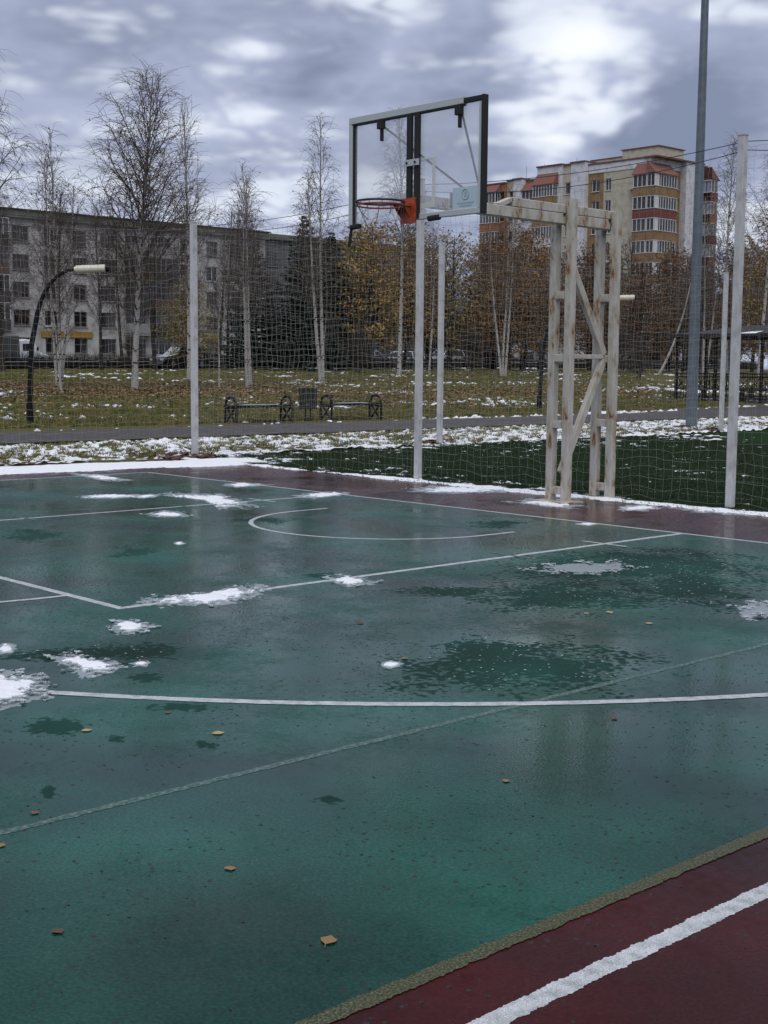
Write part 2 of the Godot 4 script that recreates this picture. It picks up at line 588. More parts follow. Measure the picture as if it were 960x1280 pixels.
func leaf_mesh(size: float) -> ArrayMesh:
	var b := MB.new()
	var o: Array[Vector3] = []
	var shape := [[0.0, 0.0], [0.25, 0.38], [0.55, 0.45], [0.78, 0.2], [1.0, 0.02], [0.82, -0.16], [0.6, -0.4], [0.3, -0.3]]
	for e in shape:
		o.append(Vector3((e[0] - 0.5) * size, (absf(e[1]) * 0.35 + (e[0] - 0.5) * (e[0] - 0.5) * 0.4) * size * rng.randf_range(0.5, 1.2), e[1] * size))
	for i in range(1, 7):
		b.tri(o[0], o[i], o[i + 1])
	# stalk
	b.thread(PackedVector3Array([o[0], o[0] + Vector3(-0.4, 0.04, 0.08) * size]), size * 0.03, size * 0.02)
	return b.mesh()

func build_ground() -> void:
	var us := steps([-420.0, -180.0, 40.0, -110.0, 5.0, -20.0, 2.0, -9.0, 0.5, 20.0, 4.0, 60.0, 20.0])
	var vs := steps([-420.0, -180.0, 40.0, -100.0, 5.0, 12.0, 2.0, 60.0, 16.0])
	var bumps := noise(71, 0.25, 4)
	setting("ground", grid_mesh(us, vs, func(x, z):
		return -0.03 if x > -8.95 else land(x, z) + bumps.get_noise_2d(x, z) * 0.04 * clampf((-9.0 - x) / 2.0, 0.0, 1.0)), M.ground)
	# asphalt path with ragged edges
	var edge := noise(72, 0.7, 3)
	var pb := MB.new()
	var zs := steps([-130.0, -40.0, 3.0, 12.0, 0.5, 40.0, 4.0])
	for z: float in zs:
		var a := path_near(z) + edge.get_noise_2d(z, 0.0) * 0.25
		var c := path_far(z) + edge.get_noise_2d(z, 50.0) * 0.25
		for k in 4:
			var x := lerpf(c, a, k / 3.0)
			pb.v.append(Vector3(x, land(x, z) + 0.045, z))
			pb.n.append(Vector3.UP)
			pb.uv.append(Vector2(x, z))
	for j in zs.size() - 1:
		for k in 3:
			var a := j * 4 + k
			pb.ix.append(a); pb.ix.append(a + 1); pb.ix.append(a + 5)
			pb.ix.append(a); pb.ix.append(a + 5); pb.ix.append(a + 4)
	setting("path", pb.mesh(), M.path)
	# road with kerb in front of the blocks
	var rb := grid_mesh([-98.0, -94.0, -90.0, -86.0, -82.5], steps([-125.0, 20.0, 5.0]), func(x, z): return land(x, z) + 0.05)
	setting("road", rb, M.road)
	var kb := MB.new()
	for i in 48:
		var z0 := -124.0 + i * 3.0
		kb.bar(on_land(-82.3, z0 + 0.02) + Vector3(0, 0.09, 0), on_land(-82.3, z0 + 2.98) + Vector3(0, 0.09, 0), 0.2, 0.2)
	setting("kerb", kb.mesh(), M.kerb)
	# artificial turf
	var tb := MB.new()
	tb.quad(Vector3(-8.95, 0, -2.05), Vector3(40, 0, -2.05), Vector3(40, 0, -60), Vector3(-8.95, 0, -60))
	setting("turf_pitch", tb.mesh(), M.turf)
	var ml := MB.new()
	ml.quad(Vector3(-8.4, 0.004, -3.3), Vector3(30, 0.004, -3.3), Vector3(30, 0.004, -3.36), Vector3(-8.4, 0.004, -3.36))
	ml.quad(Vector3(-8.4, 0.004, -5.4), Vector3(30, 0.004, -5.4), Vector3(30, 0.004, -5.46), Vector3(-8.4, 0.004, -5.46))
	setting("turf_marking", ml.mesh(), mat(lin(0.16, 0.18, 0.16), 0.9))
	# turf pile: short blades where the turf is close
	var blade := MB.new()
	for i in 12:
		var a := rng.randf() * TAU
		var o := Vector3(rng.randf_range(-0.14, 0.14), 0, rng.randf_range(-0.14, 0.14))
		var s := Vector3(cos(a), 0, sin(a)) * 0.008
		blade.tri(o - s, o + s, o + Vector3(rng.randf_range(-0.03, 0.03), rng.randf_range(0.012, 0.03), rng.randf_range(-0.03, 0.03)))
	var xf := []
	for i in 26000:
		var x := rng.randf_range(-8.9, 6.0)
		var z := -2.1 - 12.0 * pow(rng.randf(), 1.5)
		xf.append(Transform3D(Basis(Vector3.UP, rng.randf() * TAU), Vector3(x, 0.0, z)))
	scatter("turf_pile", blade.mesh(), mat(lin(0.014, 0.038, 0.010), 0.85), xf, "short dark green pile of the artificial turf pitch")
	# snow over the turf: thin streaks, thicker at the near corner and along the edges
	var n1 := noise(73, 0.9, 4)
	var n2 := noise(74, 0.35, 3)
	var turf_snow := func(x: float, z: float) -> float:
		var k := 0.5 * n1.get_noise_2d(x * 2.2 + z * 0.8, z * 2.2 - x * 0.8) + 0.35 * n1.get_noise_2d(x * 6.0, z * 6.0)
		var near := clampf((-z - 2.0) / 1.6, 0.0, 1.0)
		var left := clampf((x + 9.0) / 3.5, 0.0, 1.0)
		return (k + 0.25 * n2.get_noise_2d(x, z) + 0.07 - 0.25 * near - 0.22 * left) * 0.09
	setting("turf_snow", snow_sheet(-8.95, 4.0, -16.0, -2.06, 0.05, turf_snow, func(_x, _z): return 0.003), M.snow, "thin streaks of snow lying on the artificial turf", "stuff")
	# snow over the verge between fence and path
	var verge := func(x: float, z: float) -> float:
		var k := 0.55 * n1.get_noise_2d(x * 1.5, z * 1.5) + 0.5 * n1.get_noise_2d(x * 5.0 + 30.0, z * 5.0)
		var edge_n := clampf((path_near(z) + 13.4 - 13.4 - x) / -0.5, -1.0, 1.0)
		var thick := 0.1 * clampf((-4.0 - z) / 6.0, 0.0, 1.0)
		return (k + 0.01 + thick + 0.3 * n2.get_noise_2d(x * 0.6, z * 0.6) - (0.5 if edge_n < 0.0 else 0.0)) * 0.12
	setting("verge_snow", snow_sheet(-13.4, -8.75, -38.0, 6.0, 0.07, verge, land), M.snow, "broken snow cover on the verge beside the path", "stuff")
	# snow over the meadow beyond the path
	var n3 := noise(75, 0.12, 3)
	var meadow := func(x: float, z: float) -> float:
		if x > path_far(z) - 0.1:
			return -1.0
		var k := 0.35 * n1.get_noise_2d(x * 1.1 + 80.0, z * 1.1) + 0.65 * n1.get_noise_2d(x * 3.5, z * 3.5 + 9.0)
		var near := 0.20 * clampf(1.0 - (path_far(z) - x) / 1.6, 0.0, 1.0)
		return (k + near * 1.6 + 0.45 * n3.get_noise_2d(x, z) - 0.37) * 0.28
	setting("meadow_snow", snow_sheet(-46.0, -16.6, -62.0, 2.0, 0.14, meadow, func(x, z): return land(x, z) + bumps.get_noise_2d(x, z) * 0.04), M.snow, "scattered snow on the grass beyond the path", "stuff")
	var far_meadow := func(x: float, z: float) -> float:
		var k := 0.5 * n1.get_noise_2d(x * 0.7 + 80.0, z * 0.7) + 0.5 * n1.get_noise_2d(x * 2.5, z * 2.5 + 9.0)
		return (k + 0.5 * n3.get_noise_2d(x, z) - 0.40) * 0.35
	setting("meadow_snow", snow_sheet(-80.0, -46.1, -90.0, -10.0, 0.3, far_meadow, func(x, z): return land(x, z) + bumps.get_noise_2d(x, z) * 0.04), M.snow, "scattered snow on the far grass before the road", "stuff")
	# grass tufts
	for kind in 3:
		var list := []
		for i in 9000:
			var x := -19.0 - 55.0 * pow(rng.randf(), 1.3)
			var z := rng.randf_range(-70.0, 0.0) * clampf((9.0 - x) / 60.0, 0.5, 1.2)
			if x > path_far(z) - 0.2:
				continue
			list.append(Transform3D(Basis(Vector3.UP, rng.randf() * TAU).scaled(Vector3.ONE * rng.randf_range(0.6, 1.5)), on_land(x, z)))
		for i in 1500:
			var z := rng.randf_range(-36.0, 5.0)
			var x := rng.randf_range(path_near(z) + 0.1, -9.0)
			list.append(Transform3D(Basis(Vector3.UP, rng.randf() * TAU).scaled(Vector3.ONE * rng.randf_range(0.5, 1.0)), on_land(x, z) + Vector3(0, 0.01, 0)))
		scatter("grass", tuft_mesh(18, 0.085, 0.12), M.grass[kind], list, ["dull olive tufts of autumn grass on the meadow", "dark green tufts of autumn grass on the meadow", "straw coloured tufts of dry grass on the meadow"][kind])
	# fallen leaves lying under the birches
	var n4 := noise(76, 0.1, 3)
	for kind in 2:
		var list := []
		for i in 11000:
			var s := rng.randf_range(46.0, 72.0)
			var lat := rng.randf_range(-0.31, 0.2) * s
			var x := 9.485 + lat * 0.68 - 0.7333 * s
			var z := 10.331 - lat * 0.7333 - 0.68 * s
			var band := exp(-pow((s - 59.0) / 6.0, 2.0)) * (1.0 if lat < -4.0 else 0.55)
			if rng.randf() > 0.1 + band + 0.4 * n4.get_noise_2d(x, z):
				continue
			list.append(Transform3D(Basis.from_euler(Vector3(rng.randf_range(-0.5, 0.5), rng.randf() * TAU, rng.randf_range(-0.5, 0.5))), on_land(x, z) + Vector3(0, rng.randf_range(0.03, 0.09), 0)))
		scatter("fallen_leaves", leaf_mesh(0.11), M.leaf_brown[kind], list, ["dark brown leaves fallen under the birches", "rusty orange leaves fallen under the birches"][kind])

# ---------------------------------------------------------------- court
const SLUSH := [[5.04,5.29,0.380,-0.445,0.395,0.450],[4.72,5.16,0.165,-0.195,0.275,0.300],[3.34,1.95,0.655,-0.790,0.565,0.765],[3.83,3.50,0.375,-0.445,0.370,0.440],[4.19,2.56,0.325,-0.385,0.440,0.640],[3.24,3.95,0.205,-0.245,0.140,0.140],[4.56,7.60,0.075,-0.090,0.110,0.065],[5.31,8.06,0.020,-0.025,0.065,0.035],[5.19,7.31,0.030,-0.030,0.050,0.030],[4.63,7.04,0.115,-0.130,0.055,0.040],[3.46,6.63,0.190,-0.220,0.205,0.125],[4.07,6.85,0.055,-0.065,0.100,0.065],[-1.17,4.65,0.170,-0.215,0.400,0.215],[3.30,6.91,0.160,-0.190,0.140,0.080],[2.15,4.19,0.075,-0.090,0.115,0.095],[4.88,7.52,0.025,-0.025,0.040,0.025],[6.04,7.37,0.035,-0.040,0.055,0.045],[-0.91,2.34,0.195,-0.245,0.220,0.170],[0.27,4.50,0.120,-0.150,0.320,0.205],[0.78,0.78,0.145,-0.180,0.230,0.245]]

# roughness of the wet rubber: smooth where water stands, rough where slush and dry crumbs break it
func wet_map(x0: float, z0: float, size: float, px: int) -> PackedByteArray:
	var s := size / px
	var out := PackedByteArray()
	out.resize(px * px)
	var maps := []
	for e in [[81, 0.5, 4], [82, 2.6, 4], [83, 16.0, 3], [84, 1.1, 3]]:
		var f := noise(e[0], e[1] * s, e[2])
		f.offset = Vector3(x0 / s, z0 / s, 0)
		maps.append(f.get_image(px, px, false, false, false).get_data())
	var a: PackedByteArray = maps[0]
	var b: PackedByteArray = maps[1]
	var c: PackedByteArray = maps[2]
	for i in px * px:
		out[i] = clampi(int(46.0 + (a[i] - 120) * 0.62 + (b[i] - 128) * 0.30 + (c[i] - 128) * 0.25), 20, 150)
	for e in SLUSH:
		var m := Transform2D(Vector2(e[2], e[3]), Vector2(e[4], e[5]), Vector2(e[0], e[1]))
		var inv := m.affine_inverse()
		var ex := (absf(e[2]) + absf(e[4])) * 1.5
		var ez := (absf(e[3]) + absf(e[5])) * 1.5
		for j in range(clampi(int((e[1] - ez - z0) / s), 0, px), clampi(int((e[1] + ez - z0) / s), 0, px)):
			for i in range(clampi(int((e[0] - ex - x0) / s), 0, px), clampi(int((e[0] + ex - x0) / s), 0, px)):
				var l := inv * Vector2(x0 + i * s, z0 + j * s)
				var k := j * px + i
				var r := l.length() + (b[k] - 128) / 128.0 * 0.75 + (c[k] - 128) / 128.0 * 0.9
				if r < 1.0:
					out[k] = clampi(int(lerpf(out[k], 175.0, clampf((1.0 - r) * 3.0, 0.0, 1.0))), 0, 255)
	return out

func court_material(x0: float, z0: float, size: float, px: int, c: Color, seed_: int, wet: PackedByteArray) -> StandardMaterial3D:
	var s := size / px
	var f := noise(seed_, 0.6 * s, 5)
	f.offset = Vector3(x0 / s, z0 / s, 0)
	var g := noise(seed_ + 1, 70.0 * s, 2)
	g.offset = Vector3(x0 / s, z0 / s, 0)
	var a := f.get_image(px, px, false, false, false).get_data()
	var b := g.get_image(px, px, false, false, false).get_data()
	var out := PackedByteArray()
	out.resize(px * px * 3)
	var srgb := c.linear_to_srgb()
	var r := RandomNumberGenerator.new()
	r.seed = seed_
	for i in px * px:
		var k := (1.0 + (a[i] - 128) / 128.0 * 0.5 + (b[i] - 128) / 128.0 * 0.35 + (r.randf() - 0.5) * 0.25) * 255.0
		k *= 1.0 - 0.24 * clampf((wet[i] - 110) / 60.0, 0.0, 1.0)   # rubber soaked by slush is darker
		var dust := (a[i] - 128) / 128.0 * 10.0
		out[i * 3] = clampi(int(srgb.r * k + dust), 0, 255)
		out[i * 3 + 1] = clampi(int(srgb.g * k), 0, 255)
		out[i * 3 + 2] = clampi(int(srgb.b * k + dust * 0.3), 0, 255)
	var m := mat(Color.WHITE, 1.0)
	m.albedo_texture = tex(Image.create_from_data(px, px, false, Image.FORMAT_RGB8, out))
	var wi := Image.create_from_data(px, px, false, Image.FORMAT_L8, wet)
	m.roughness_texture = tex(wi)
	var bump := g.get_image(px, px, false, false, false)
	bump.bump_map_to_normal_map(1.0)
	m.normal_enabled = true
	m.normal_texture = tex(bump)
	m.normal_scale = 0.12
	m.metallic_specular = 0.27   # a film of water
	return m

func sheet(x0: float, x1: float, z0: float, z1: float, y: float, ox: float, oz: float, size: float) -> ArrayMesh:
	var b := MB.new()
	b.quad(Vector3(x0, y, z1), Vector3(x1, y, z1), Vector3(x1, y, z0), Vector3(x0, y, z0))
	b.uv[0] = Vector2((x0 - ox) / size, (z1 - oz) / size)
	b.uv[1] = Vector2((x1 - ox) / size, (z1 - oz) / size)
	b.uv[2] = Vector2((x1 - ox) / size, (z0 - oz) / size)
	b.uv[3] = Vector2((x0 - ox) / size, (z0 - oz) / size)
	return b.mesh()

# painted stripe along a polyline with worn edges; points are (x, z)
func stripe(pts: Array, w: float, y: float, rag: float, seed_: int, step := 0.03) -> ArrayMesh:
	var f := noise(seed_, 9.0, 4)
	var b := MB.new()
	var run := 0.0
	var k := 0
	for i in pts.size() - 1:
		var p: Vector2 = pts[i]
		var q: Vector2 = pts[i + 1]
		var d := (q - p).normalized()
		var s := Vector2(-d.y, d.x)
		var n := maxi(1, int(p.distance_to(q) / step))
		for j in n + 1:
			if j == 0 and i > 0:
				continue
			var t := p.lerp(q, float(j) / n)
			run = i * 0.01
			var a := t + s * (w * 0.5 + rag * (f.get_noise_2d(t.x * 1.3 + run, t.y * 1.3) + 0.9 * f.get_noise_2d(t.x * 14.0 + run, t.y * 14.0)))
			var c := t - s * (w * 0.5 + rag * (f.get_noise_2d(t.x * 1.3 + 70.0, t.y * 1.3 + run) + 0.9 * f.get_noise_2d(t.x * 14.0 + 70.0, t.y * 14.0)))
			b.v.append(Vector3(a.x, y, a.y)); b.v.append(Vector3(c.x, y, c.y))
			b.n.append(Vector3.UP); b.n.append(Vector3.UP)
			b.uv.append(a); b.uv.append(c)
			if k > 0:
				var e := (k - 1) * 2
				b.ix.append(e); b.ix.append(e + 1); b.ix.append(e + 3)
				b.ix.append(e); b.ix.append(e + 3); b.ix.append(e + 2)
			k += 1
	return b.mesh()

func arc(cx: float, cz: float, r: float, a0: float, a1: float, n: int) -> Array:
	var out := []
	for i in n + 1:
		var a := deg_to_rad(lerpf(a0, a1, float(i) / n))
		out.append(Vector2(cx + sin(a) * r, cz + cos(a) * r))
	return out

func build_court() -> void:
	var court := Node3D.new()
	court.name = "sports_court"
	court.set_meta("kind", "structure")
	add_child(court)
	var green := Color(0.0045, 0.055, 0.037)
	var red := Color(0.034, 0.005, 0.004)
	# the near corner, where the camera stands, carries a finer grain than the far court
	var wet_far := wet_map(-8.0, -2.4, 16.0, 1536)
	var wet_near := wet_map(3.6, 3.6, 6.0, 1536)
	var far_green := court_material(-8.0, -2.4, 16.0, 1536, green, 91, wet_far)
	var near_green := court_material(3.6, 3.6, 6.0, 1536, green, 91, wet_near)
	var far_red := court_material(-8.0, -2.4, 16.0, 1536, red, 95, wet_far)
	var near_red := court_material(3.6, 3.6, 6.0, 1536, red, 95, wet_near)
	near_red.metallic_specular = 0.2
	part("red_surface", sheet(-8.6, 12.0, -2.1, 3.8, 0.0, -8.0, -2.4, 16.0), far_red, court)
	part("red_surface", sheet(-8.6, 3.8, 3.8, 26.0, 0.0, -8.0, -2.4, 16.0), far_red, court)
	part("red_surface", sheet(3.8, 12.0, 3.8, 26.0, 0.0, 3.6, 3.6, 6.0), near_red, court)
	part("green_surface", sheet(-6.53, 7.22, 0.0, 3.8, 0.0015, -8.0, -2.4, 16.0), far_green, court)
	part("green_surface", sheet(-6.53, 3.8, 3.8, 26.0, 0.0015, -8.0, -2.4, 16.0), far_green, court)
	part("green_surface", sheet(3.8, 7.22, 3.8, 26.0, 0.0015, 3.6, 3.6, 6.0), near_green, court)
	# lines
	var paint := textured(ramp_tex(512, noise(97, 0.02, 5), [[0.0, Color(0.10, 0.12, 0.12)], [0.25, Color(0.30, 0.33, 0.33)], [0.5, Color(0.46, 0.49, 0.50)], [1.0, Color(0.62, 0.65, 0.67)]], 0.45, noise(96, 0.2, 3), 0.45), 0.35, 1.3)
	var worn := textured(ramp_tex(512, noise(98, 0.05, 4), [[0.0, Color(0.006, 0.056, 0.037)], [0.35, Color(0.03, 0.085, 0.065)], [0.65, Color(0.085, 0.14, 0.12)], [1.0, Color(0.20, 0.25, 0.24)]], 0.3), 0.3, 1.6)
	var tanpaint := textured(ramp_tex(512, noise(99, 0.09, 4), [[0.0, Color(0.015, 0.04, 0.025)], [0.4, Color(0.05, 0.06, 0.035)], [0.7, Color(0.11, 0.105, 0.06)], [1.0, Color(0.20, 0.18, 0.11)]], 0.7), 0.5, 2.0)
	paint.metallic_specular = 0.3
	worn.metallic_specular = 0.27
	tanpaint.metallic_specular = 0.2
	var y := 0.0025
	var L := [
		["end_line", [Vector2(-6.53, 0.0), Vector2(7.2, 0.0)], 0.05, paint, 0.004],
		["side_line", [Vector2(-6.53, 0.03), Vector2(-6.53, 20.0)], 0.05, paint, 0.004],
		["lane_line", [Vector2(2.37, 0.03), Vector2(2.37, 5.92)], 0.06, paint, 0.004],
		["lane_line", [Vector2(-2.42, 0.03), Vector2(-2.42, 5.92)], 0.05, paint, 0.004],
		["free_throw_line", [Vector2(-2.44, 5.945), Vector2(2.395, 5.945)], 0.06, paint, 0.004],
		["free_throw_arc", arc(0, 5.98, 1.75, -90.0, 90.0, 60), 0.05, paint, 0.006],
		["three_point_line", arc(0, 1.55, 7.05, 0.0, 70.0, 120), 0.066, paint, 0.005],
		["three_point_line", arc(0, 1.55, 7.05, -64.0, -0.2, 90), 0.066, paint, 0.005],
		["no_charge_arc", [Vector2(-1.32, 1.13)] + arc(0, 1.5, 1.31, -89.0, 89.0, 60) + [Vector2(1.32, 1.13)], 0.045, paint, 0.006],
		["faint_line", [Vector2(5.59, 0.05), Vector2(5.59, 14.0)], 0.04, worn, 0.008],
		["tan_side_line", [Vector2(7.225, 0.03), Vector2(7.225, 12.0)], 0.055, tanpaint, 0.007],
		["track_line", [Vector2(7.49, -2.0), Vector2(7.49, 12.0)], 0.064, paint, 0.007],
	]
	for e in [[2.37, 1.15], [2.37, 2.31], [2.37, 4.11], [-2.42, 1.15], [-2.42, 2.2], [-2.42, 4.04]]:
		L.append(["lane_tick", [Vector2(e[0] - 0.24, e[1]), Vector2(e[0] + 0.24, e[1])], 0.04, worn if e[1] > 1.2 else paint, 0.004])
	var k := 0
	for e in L:
		k += 1
		var yy := y + (0.001 if e[0] == "three_point_line" or e[0] == "lane_tick" or e[0] == "free_throw_arc" else (-0.0015 if e[0] == "track_line" else 0.0))
		part(e[0], stripe(e[1], e[2], yy, e[4], 100 + k, 0.006 if e[0] in ["tan_side_line", "track_line"] else 0.025), e[3], court)

# ---------------------------------------------------------------- buildings
# a wall of one face with real openings; p = lower corner, r = along the face, n = outward; holes = [x0, x1, y0, y1]
func pierced(b: MB, p: Vector3, r: Vector3, n: Vector3, w: float, h: float, holes: Array, deep := 0.22) -> void:
	var xs := [0.0, w]
	var ys := [0.0, h]
	for o in holes:
		for k in 2:
			if not xs.has(o[k]):
				xs.append(o[k])
			if not ys.has(o[k + 2]):
				ys.append(o[k + 2])
	xs.sort()
	ys.sort()
	var up := Vector3.UP
	for j in ys.size() - 1:
		var run := -1.0
		for i in xs.size() - 1:
			var cx: float = (xs[i] + xs[i + 1]) * 0.5
			var cy: float = (ys[j] + ys[j + 1]) * 0.5
			var open := false
			for o in holes:
				if cx > o[0] and cx < o[1] and cy > o[2] and cy < o[3]:
					open = true
					break
			if not open and run < 0.0:
				run = xs[i]
			if run >= 0.0 and (open or i == xs.size() - 2):
				var e: float = xs[i] if open else xs[i + 1]
				b.quad(p + r * run + up * ys[j], p + r * e + up * ys[j], p + r * e + up * ys[j + 1], p + r * run + up * ys[j + 1])
				run = -1.0
	for o in holes:
		var a: Vector3 = p + r * o[0] + up * o[2]
		var c: Vector3 = p + r * o[1] + up * o[2]
		var d: Vector3 = p + r * o[1] + up * o[3]
		var e: Vector3 = p + r * o[0] + up * o[3]
		var i := -n * deep
		b.quad(a, c, c + i, a + i)
		b.quad(d, e, e + i, d + i)
		b.quad(c, d, d + i, c + i)
		b.quad(e, a, a + i, e + i)

var window_meshes := {}

# a window as a frame with a pane set into it; origin at the middle of its sill, facing +z
func window_mesh(w: float, h: float, leaves: int) -> Array:
	var key := "%.2f %.2f %d" % [w, h, leaves]
	if window_meshes.has(key):
		return window_meshes[key]
	var f := MB.new()
	var t := 0.07
	f.box(Vector3(0, t * 0.5, 0), Vector3(w, t, 0.08))
	f.box(Vector3(0, h - t * 0.5, 0), Vector3(w, t, 0.08))
	for k in leaves + 1:
		var x := lerpf(-w * 0.5 + t * 0.5, w * 0.5 - t * 0.5, float(k) / leaves)
		f.box(Vector3(x, h * 0.5, 0), Vector3(t, h - 2 * t, 0.078))
	f.box(Vector3(0, -0.03, 0.12), Vector3(w + 0.12, 0.05, 0.3))
	var g := MB.new()
	g.box(Vector3(0, h * 0.5, -0.012), Vector3(w - t, h - t, 0.02))
	var c := MB.new()
	c.box(Vector3(-w * 0.24, h * 0.5, -0.05), Vector3(w * 0.4, h - t, 0.03))
	window_meshes[key] = [f.mesh(), g.mesh(), c.mesh()]
	return window_meshes[key]

func window(parent: Node, at: Vector3, n: Vector3, w: float, h: float, leaves: int, fm: Material) -> void:
	var ms := window_mesh(w, h, leaves)
	var o := part("window", ms[0], fm, parent)
	o.position = at - n * 0.14
	o.rotation.y = atan2(n.x, n.z)
	part("pane", ms[1], M.glass, o)
	var key := absf(sin(at.x * 12.9 + at.y * 78.2 + at.z * 37.7))
	if key < 0.45:
		var c := part("curtain", ms[2], M.curtain, o)
		if key < 0.2:
			c.rotation.z = PI
			c.position.y = h

func build_panel_block() -> void:
	# long five-storey slab parallel to the road; its face looks to +x
	var x0 := -108.6
	var z1 := -81.2
	var z0 := -19.0
	var base := 1.45
	var t := thing("apartment_block", "long grey five storey panel block behind the bare birches", "building", Vector3(x0, base, z1))
	var run := z0 - z1
	var n := Vector3.RIGHT
	var r := Vector3(0, 0, -1)     # along the face as seen from outside, left to right
	var st := 2.6
	var bay := 3.15
	var nb := int(run / bay)
	var holes := []
	var wins := []
	var wr := RandomNumberGenerator.new()
	wr.seed = 3
	for f in 5:
		for i in nb:
			var cx := (i + 0.5) * bay
			var balc := i % 6 == 2 or i % 6 == 3
			var w := 2.3 if balc else (1.45 if i % 3 != 1 else 1.7)
			var y := 1.05 + f * st + (0.0 if not balc or f == 0 else -0.45)
			var h := 1.5 if not balc or f == 0 else 1.95
			holes.append([cx - w * 0.5, cx + w * 0.5, y, y + h])
			wins.append([cx, y, w, h, 3 if w > 2.0 else 2, f, balc])
	var b := MB.new()
	pierced(b, Vector3(0, 0.6, run), r, n, run, 13.1, holes.map(func(o): return [o[0], o[1], o[2] - 0.6, o[3] - 0.6]))
	# other sides and roof
	b.quad(Vector3(0, 0, 0), Vector3(-12, 0, 0), Vector3(-12, 13.7, 0), Vector3(0, 13.7, 0))
	b.quad(Vector3(-12, 0, run), Vector3(0, 0, run), Vector3(0, 13.7, run), Vector3(-12, 13.7, run))
	b.quad(Vector3(-12, 0, 0), Vector3(-12, 0, run), Vector3(-12, 13.7, run), Vector3(-12, 13.7, 0))
	b.quad(Vector3(-12, 13.7, run), Vector3(0, 13.7, run), Vector3(0, 13.7, 0), Vector3(-12, 13.7, 0))
	part("wall", b.mesh(), M.panel, t)
	var inner := MB.new()
	inner.quad(Vector3(-3.2, 0, run), Vector3(-3.2, 0, 0), Vector3(-3.2, 13.6, 0), Vector3(-3.2, 13.6, run))
	part("room_wall", inner.mesh(), M.wallpaper, t)
	var pl := MB.new()
	pl.box(Vector3(0.06, 0.3, run * 0.5), Vector3(0.16, 0.62, run + 0.1))
	part("plinth", pl.mesh(), M.panel_low, t)
	var pa := MB.new()
	pa.box(Vector3(-5.9, 14.05, run * 0.5), Vector3(12.6, 0.75, run + 0.5))
	part("parapet", pa.mesh(), M.parapet, t)
	var tr := MB.new()
	tr.box(Vector3(-5.9, 14.47, run * 0.5), Vector3(12.9, 0.09, run + 0.8))
	part("roof_edge", tr.mesh(), M.balcony_dark, t)
	for e in [[0.1, 0.9], [0.52, 1.4], [0.35, 0.7]]:
		var v := MB.new()
		v.box(Vector3(-3.0, 14.51 + 0.2, run * e[0]), Vector3(1.0, 0.4, e[1] * 2.0))
		part("roof_vent", v.mesh(), M.balcony_dark, t)
	# light painted ground storey, in pieces between the openings
	var g := MB.new()
	pierced(g, Vector3(0.02, 0.62, run), r, n, run, 2.2, holes.slice(0, nb).map(func(o): return [o[0], o[1], o[2] - 0.62, o[3] - 0.62]), 0.02)
	part("painted_ground_storey", g.mesh(), M.panel_low, t)
	for e in wins:
		var at: Vector3 = Vector3(0, e[1], run) + r * e[0]
		window(t, at, n, e[2], e[3], e[4], M.frame if wr.randf() < 0.25 else M.frame_dull)
		if e[6] and e[5] > 0:
			# balcony: slab with a solid front, some glazed in
			var bb := MB.new()
			bb.box(at + Vector3(0.55, -0.18, 0), Vector3(1.1, 0.16, 2.9))
			var kind := wr.randi() % 4
			bb.box(at + Vector3(1.07, 0.45, 0), Vector3(0.05, 1.0, 2.9))
			bb.box(at + Vector3(0.55, 0.45, 1.43), Vector3(1.0, 1.0, 0.05))
			bb.box(at + Vector3(0.55, 0.45, -1.43), Vector3(1.0, 1.0, 0.05))
			var bp := part("balcony", bb.mesh(), [M.balcony, M.balcony_dark, M.balcony_grey, M.balcony_dark][kind], t)
			if kind != 2:
				var gg := MB.new()
				gg.box(at + Vector3(1.05, 1.7, 0), Vector3(0.03, 1.46, 2.8))
				part("pane", gg.mesh(), M.glass, bp)
				var fr := MB.new()
				for k in 6:
					fr.box(at + Vector3(1.08, 1.7, -1.4 + k * 0.56), Vector3(0.05, 1.5, 0.06))
				fr.box(at + Vector3(0.55, 2.47, 0), Vector3(1.12, 0.06, 2.9))
				part("frame", fr.mesh(), M.frame if kind == 1 else M.frame_dull, bp)
		elif e[5] == 1 and wr.randf() < 0.5:
			var aw := MB.new()
			aw.box(at + Vector3(0.1, -0.75, 0), Vector3(0.16, 0.6, e[2] + 1.0))
			part("ochre_panel", aw.mesh(), M.ochre_awning, t)
	# recessed lower wing running on behind the spruces
	var t2 := thing("apartment_block", "darker grey block just behind the spruces beside the long slab", "building", Vector3(x0 - 2.0, base, z1 - 26.4))
	var h2 := []
	var w2 := []
	for f in 5:
		for i in 7:
			h2.append([1.2 + i * 3.5, 2.7 + i * 3.5, 0.45 + f * 2.65, 1.95 + f * 2.65])
			w2.append([1.95 + i * 3.5, 0.45 + f * 2.65])
	var b2 := MB.new()
	pierced(b2, Vector3(0, 0, 25.8), r, n, 25.8, 14.0, h2)
	b2.quad(Vector3(-12, 0, 25.8), Vector3(0, 0, 25.8), Vector3(0, 14.0, 25.8), Vector3(-12, 14.0, 25.8))
	b2.quad(Vector3(-12, 14.0, 25.8), Vector3(0, 14.0, 25.8), Vector3(0, 14.0, 0), Vector3(-12, 14.0, 0))
	b2.quad(Vector3(0, 0, 0), Vector3(-12, 0, 0), Vector3(-12, 14, 0), Vector3(0, 14, 0))
	part("wall", b2.mesh(), textured(ramp_tex(256, noise(44, 0.02, 4), [[0.0, Color(0.07, 0.075, 0.08)], [1.0, Color(0.13, 0.135, 0.14)]], 0.1), 0.9, 0.1), t2)
	var i2 := MB.new()
	i2.quad(Vector3(-3.2, 0, 25.8), Vector3(-3.2, 0, 0), Vector3(-3.2, 13.9, 0), Vector3(-3.2, 13.9, 25.8))
	part("room_wall", i2.mesh(), M.wallpaper, t2)
	var p2 := MB.new()
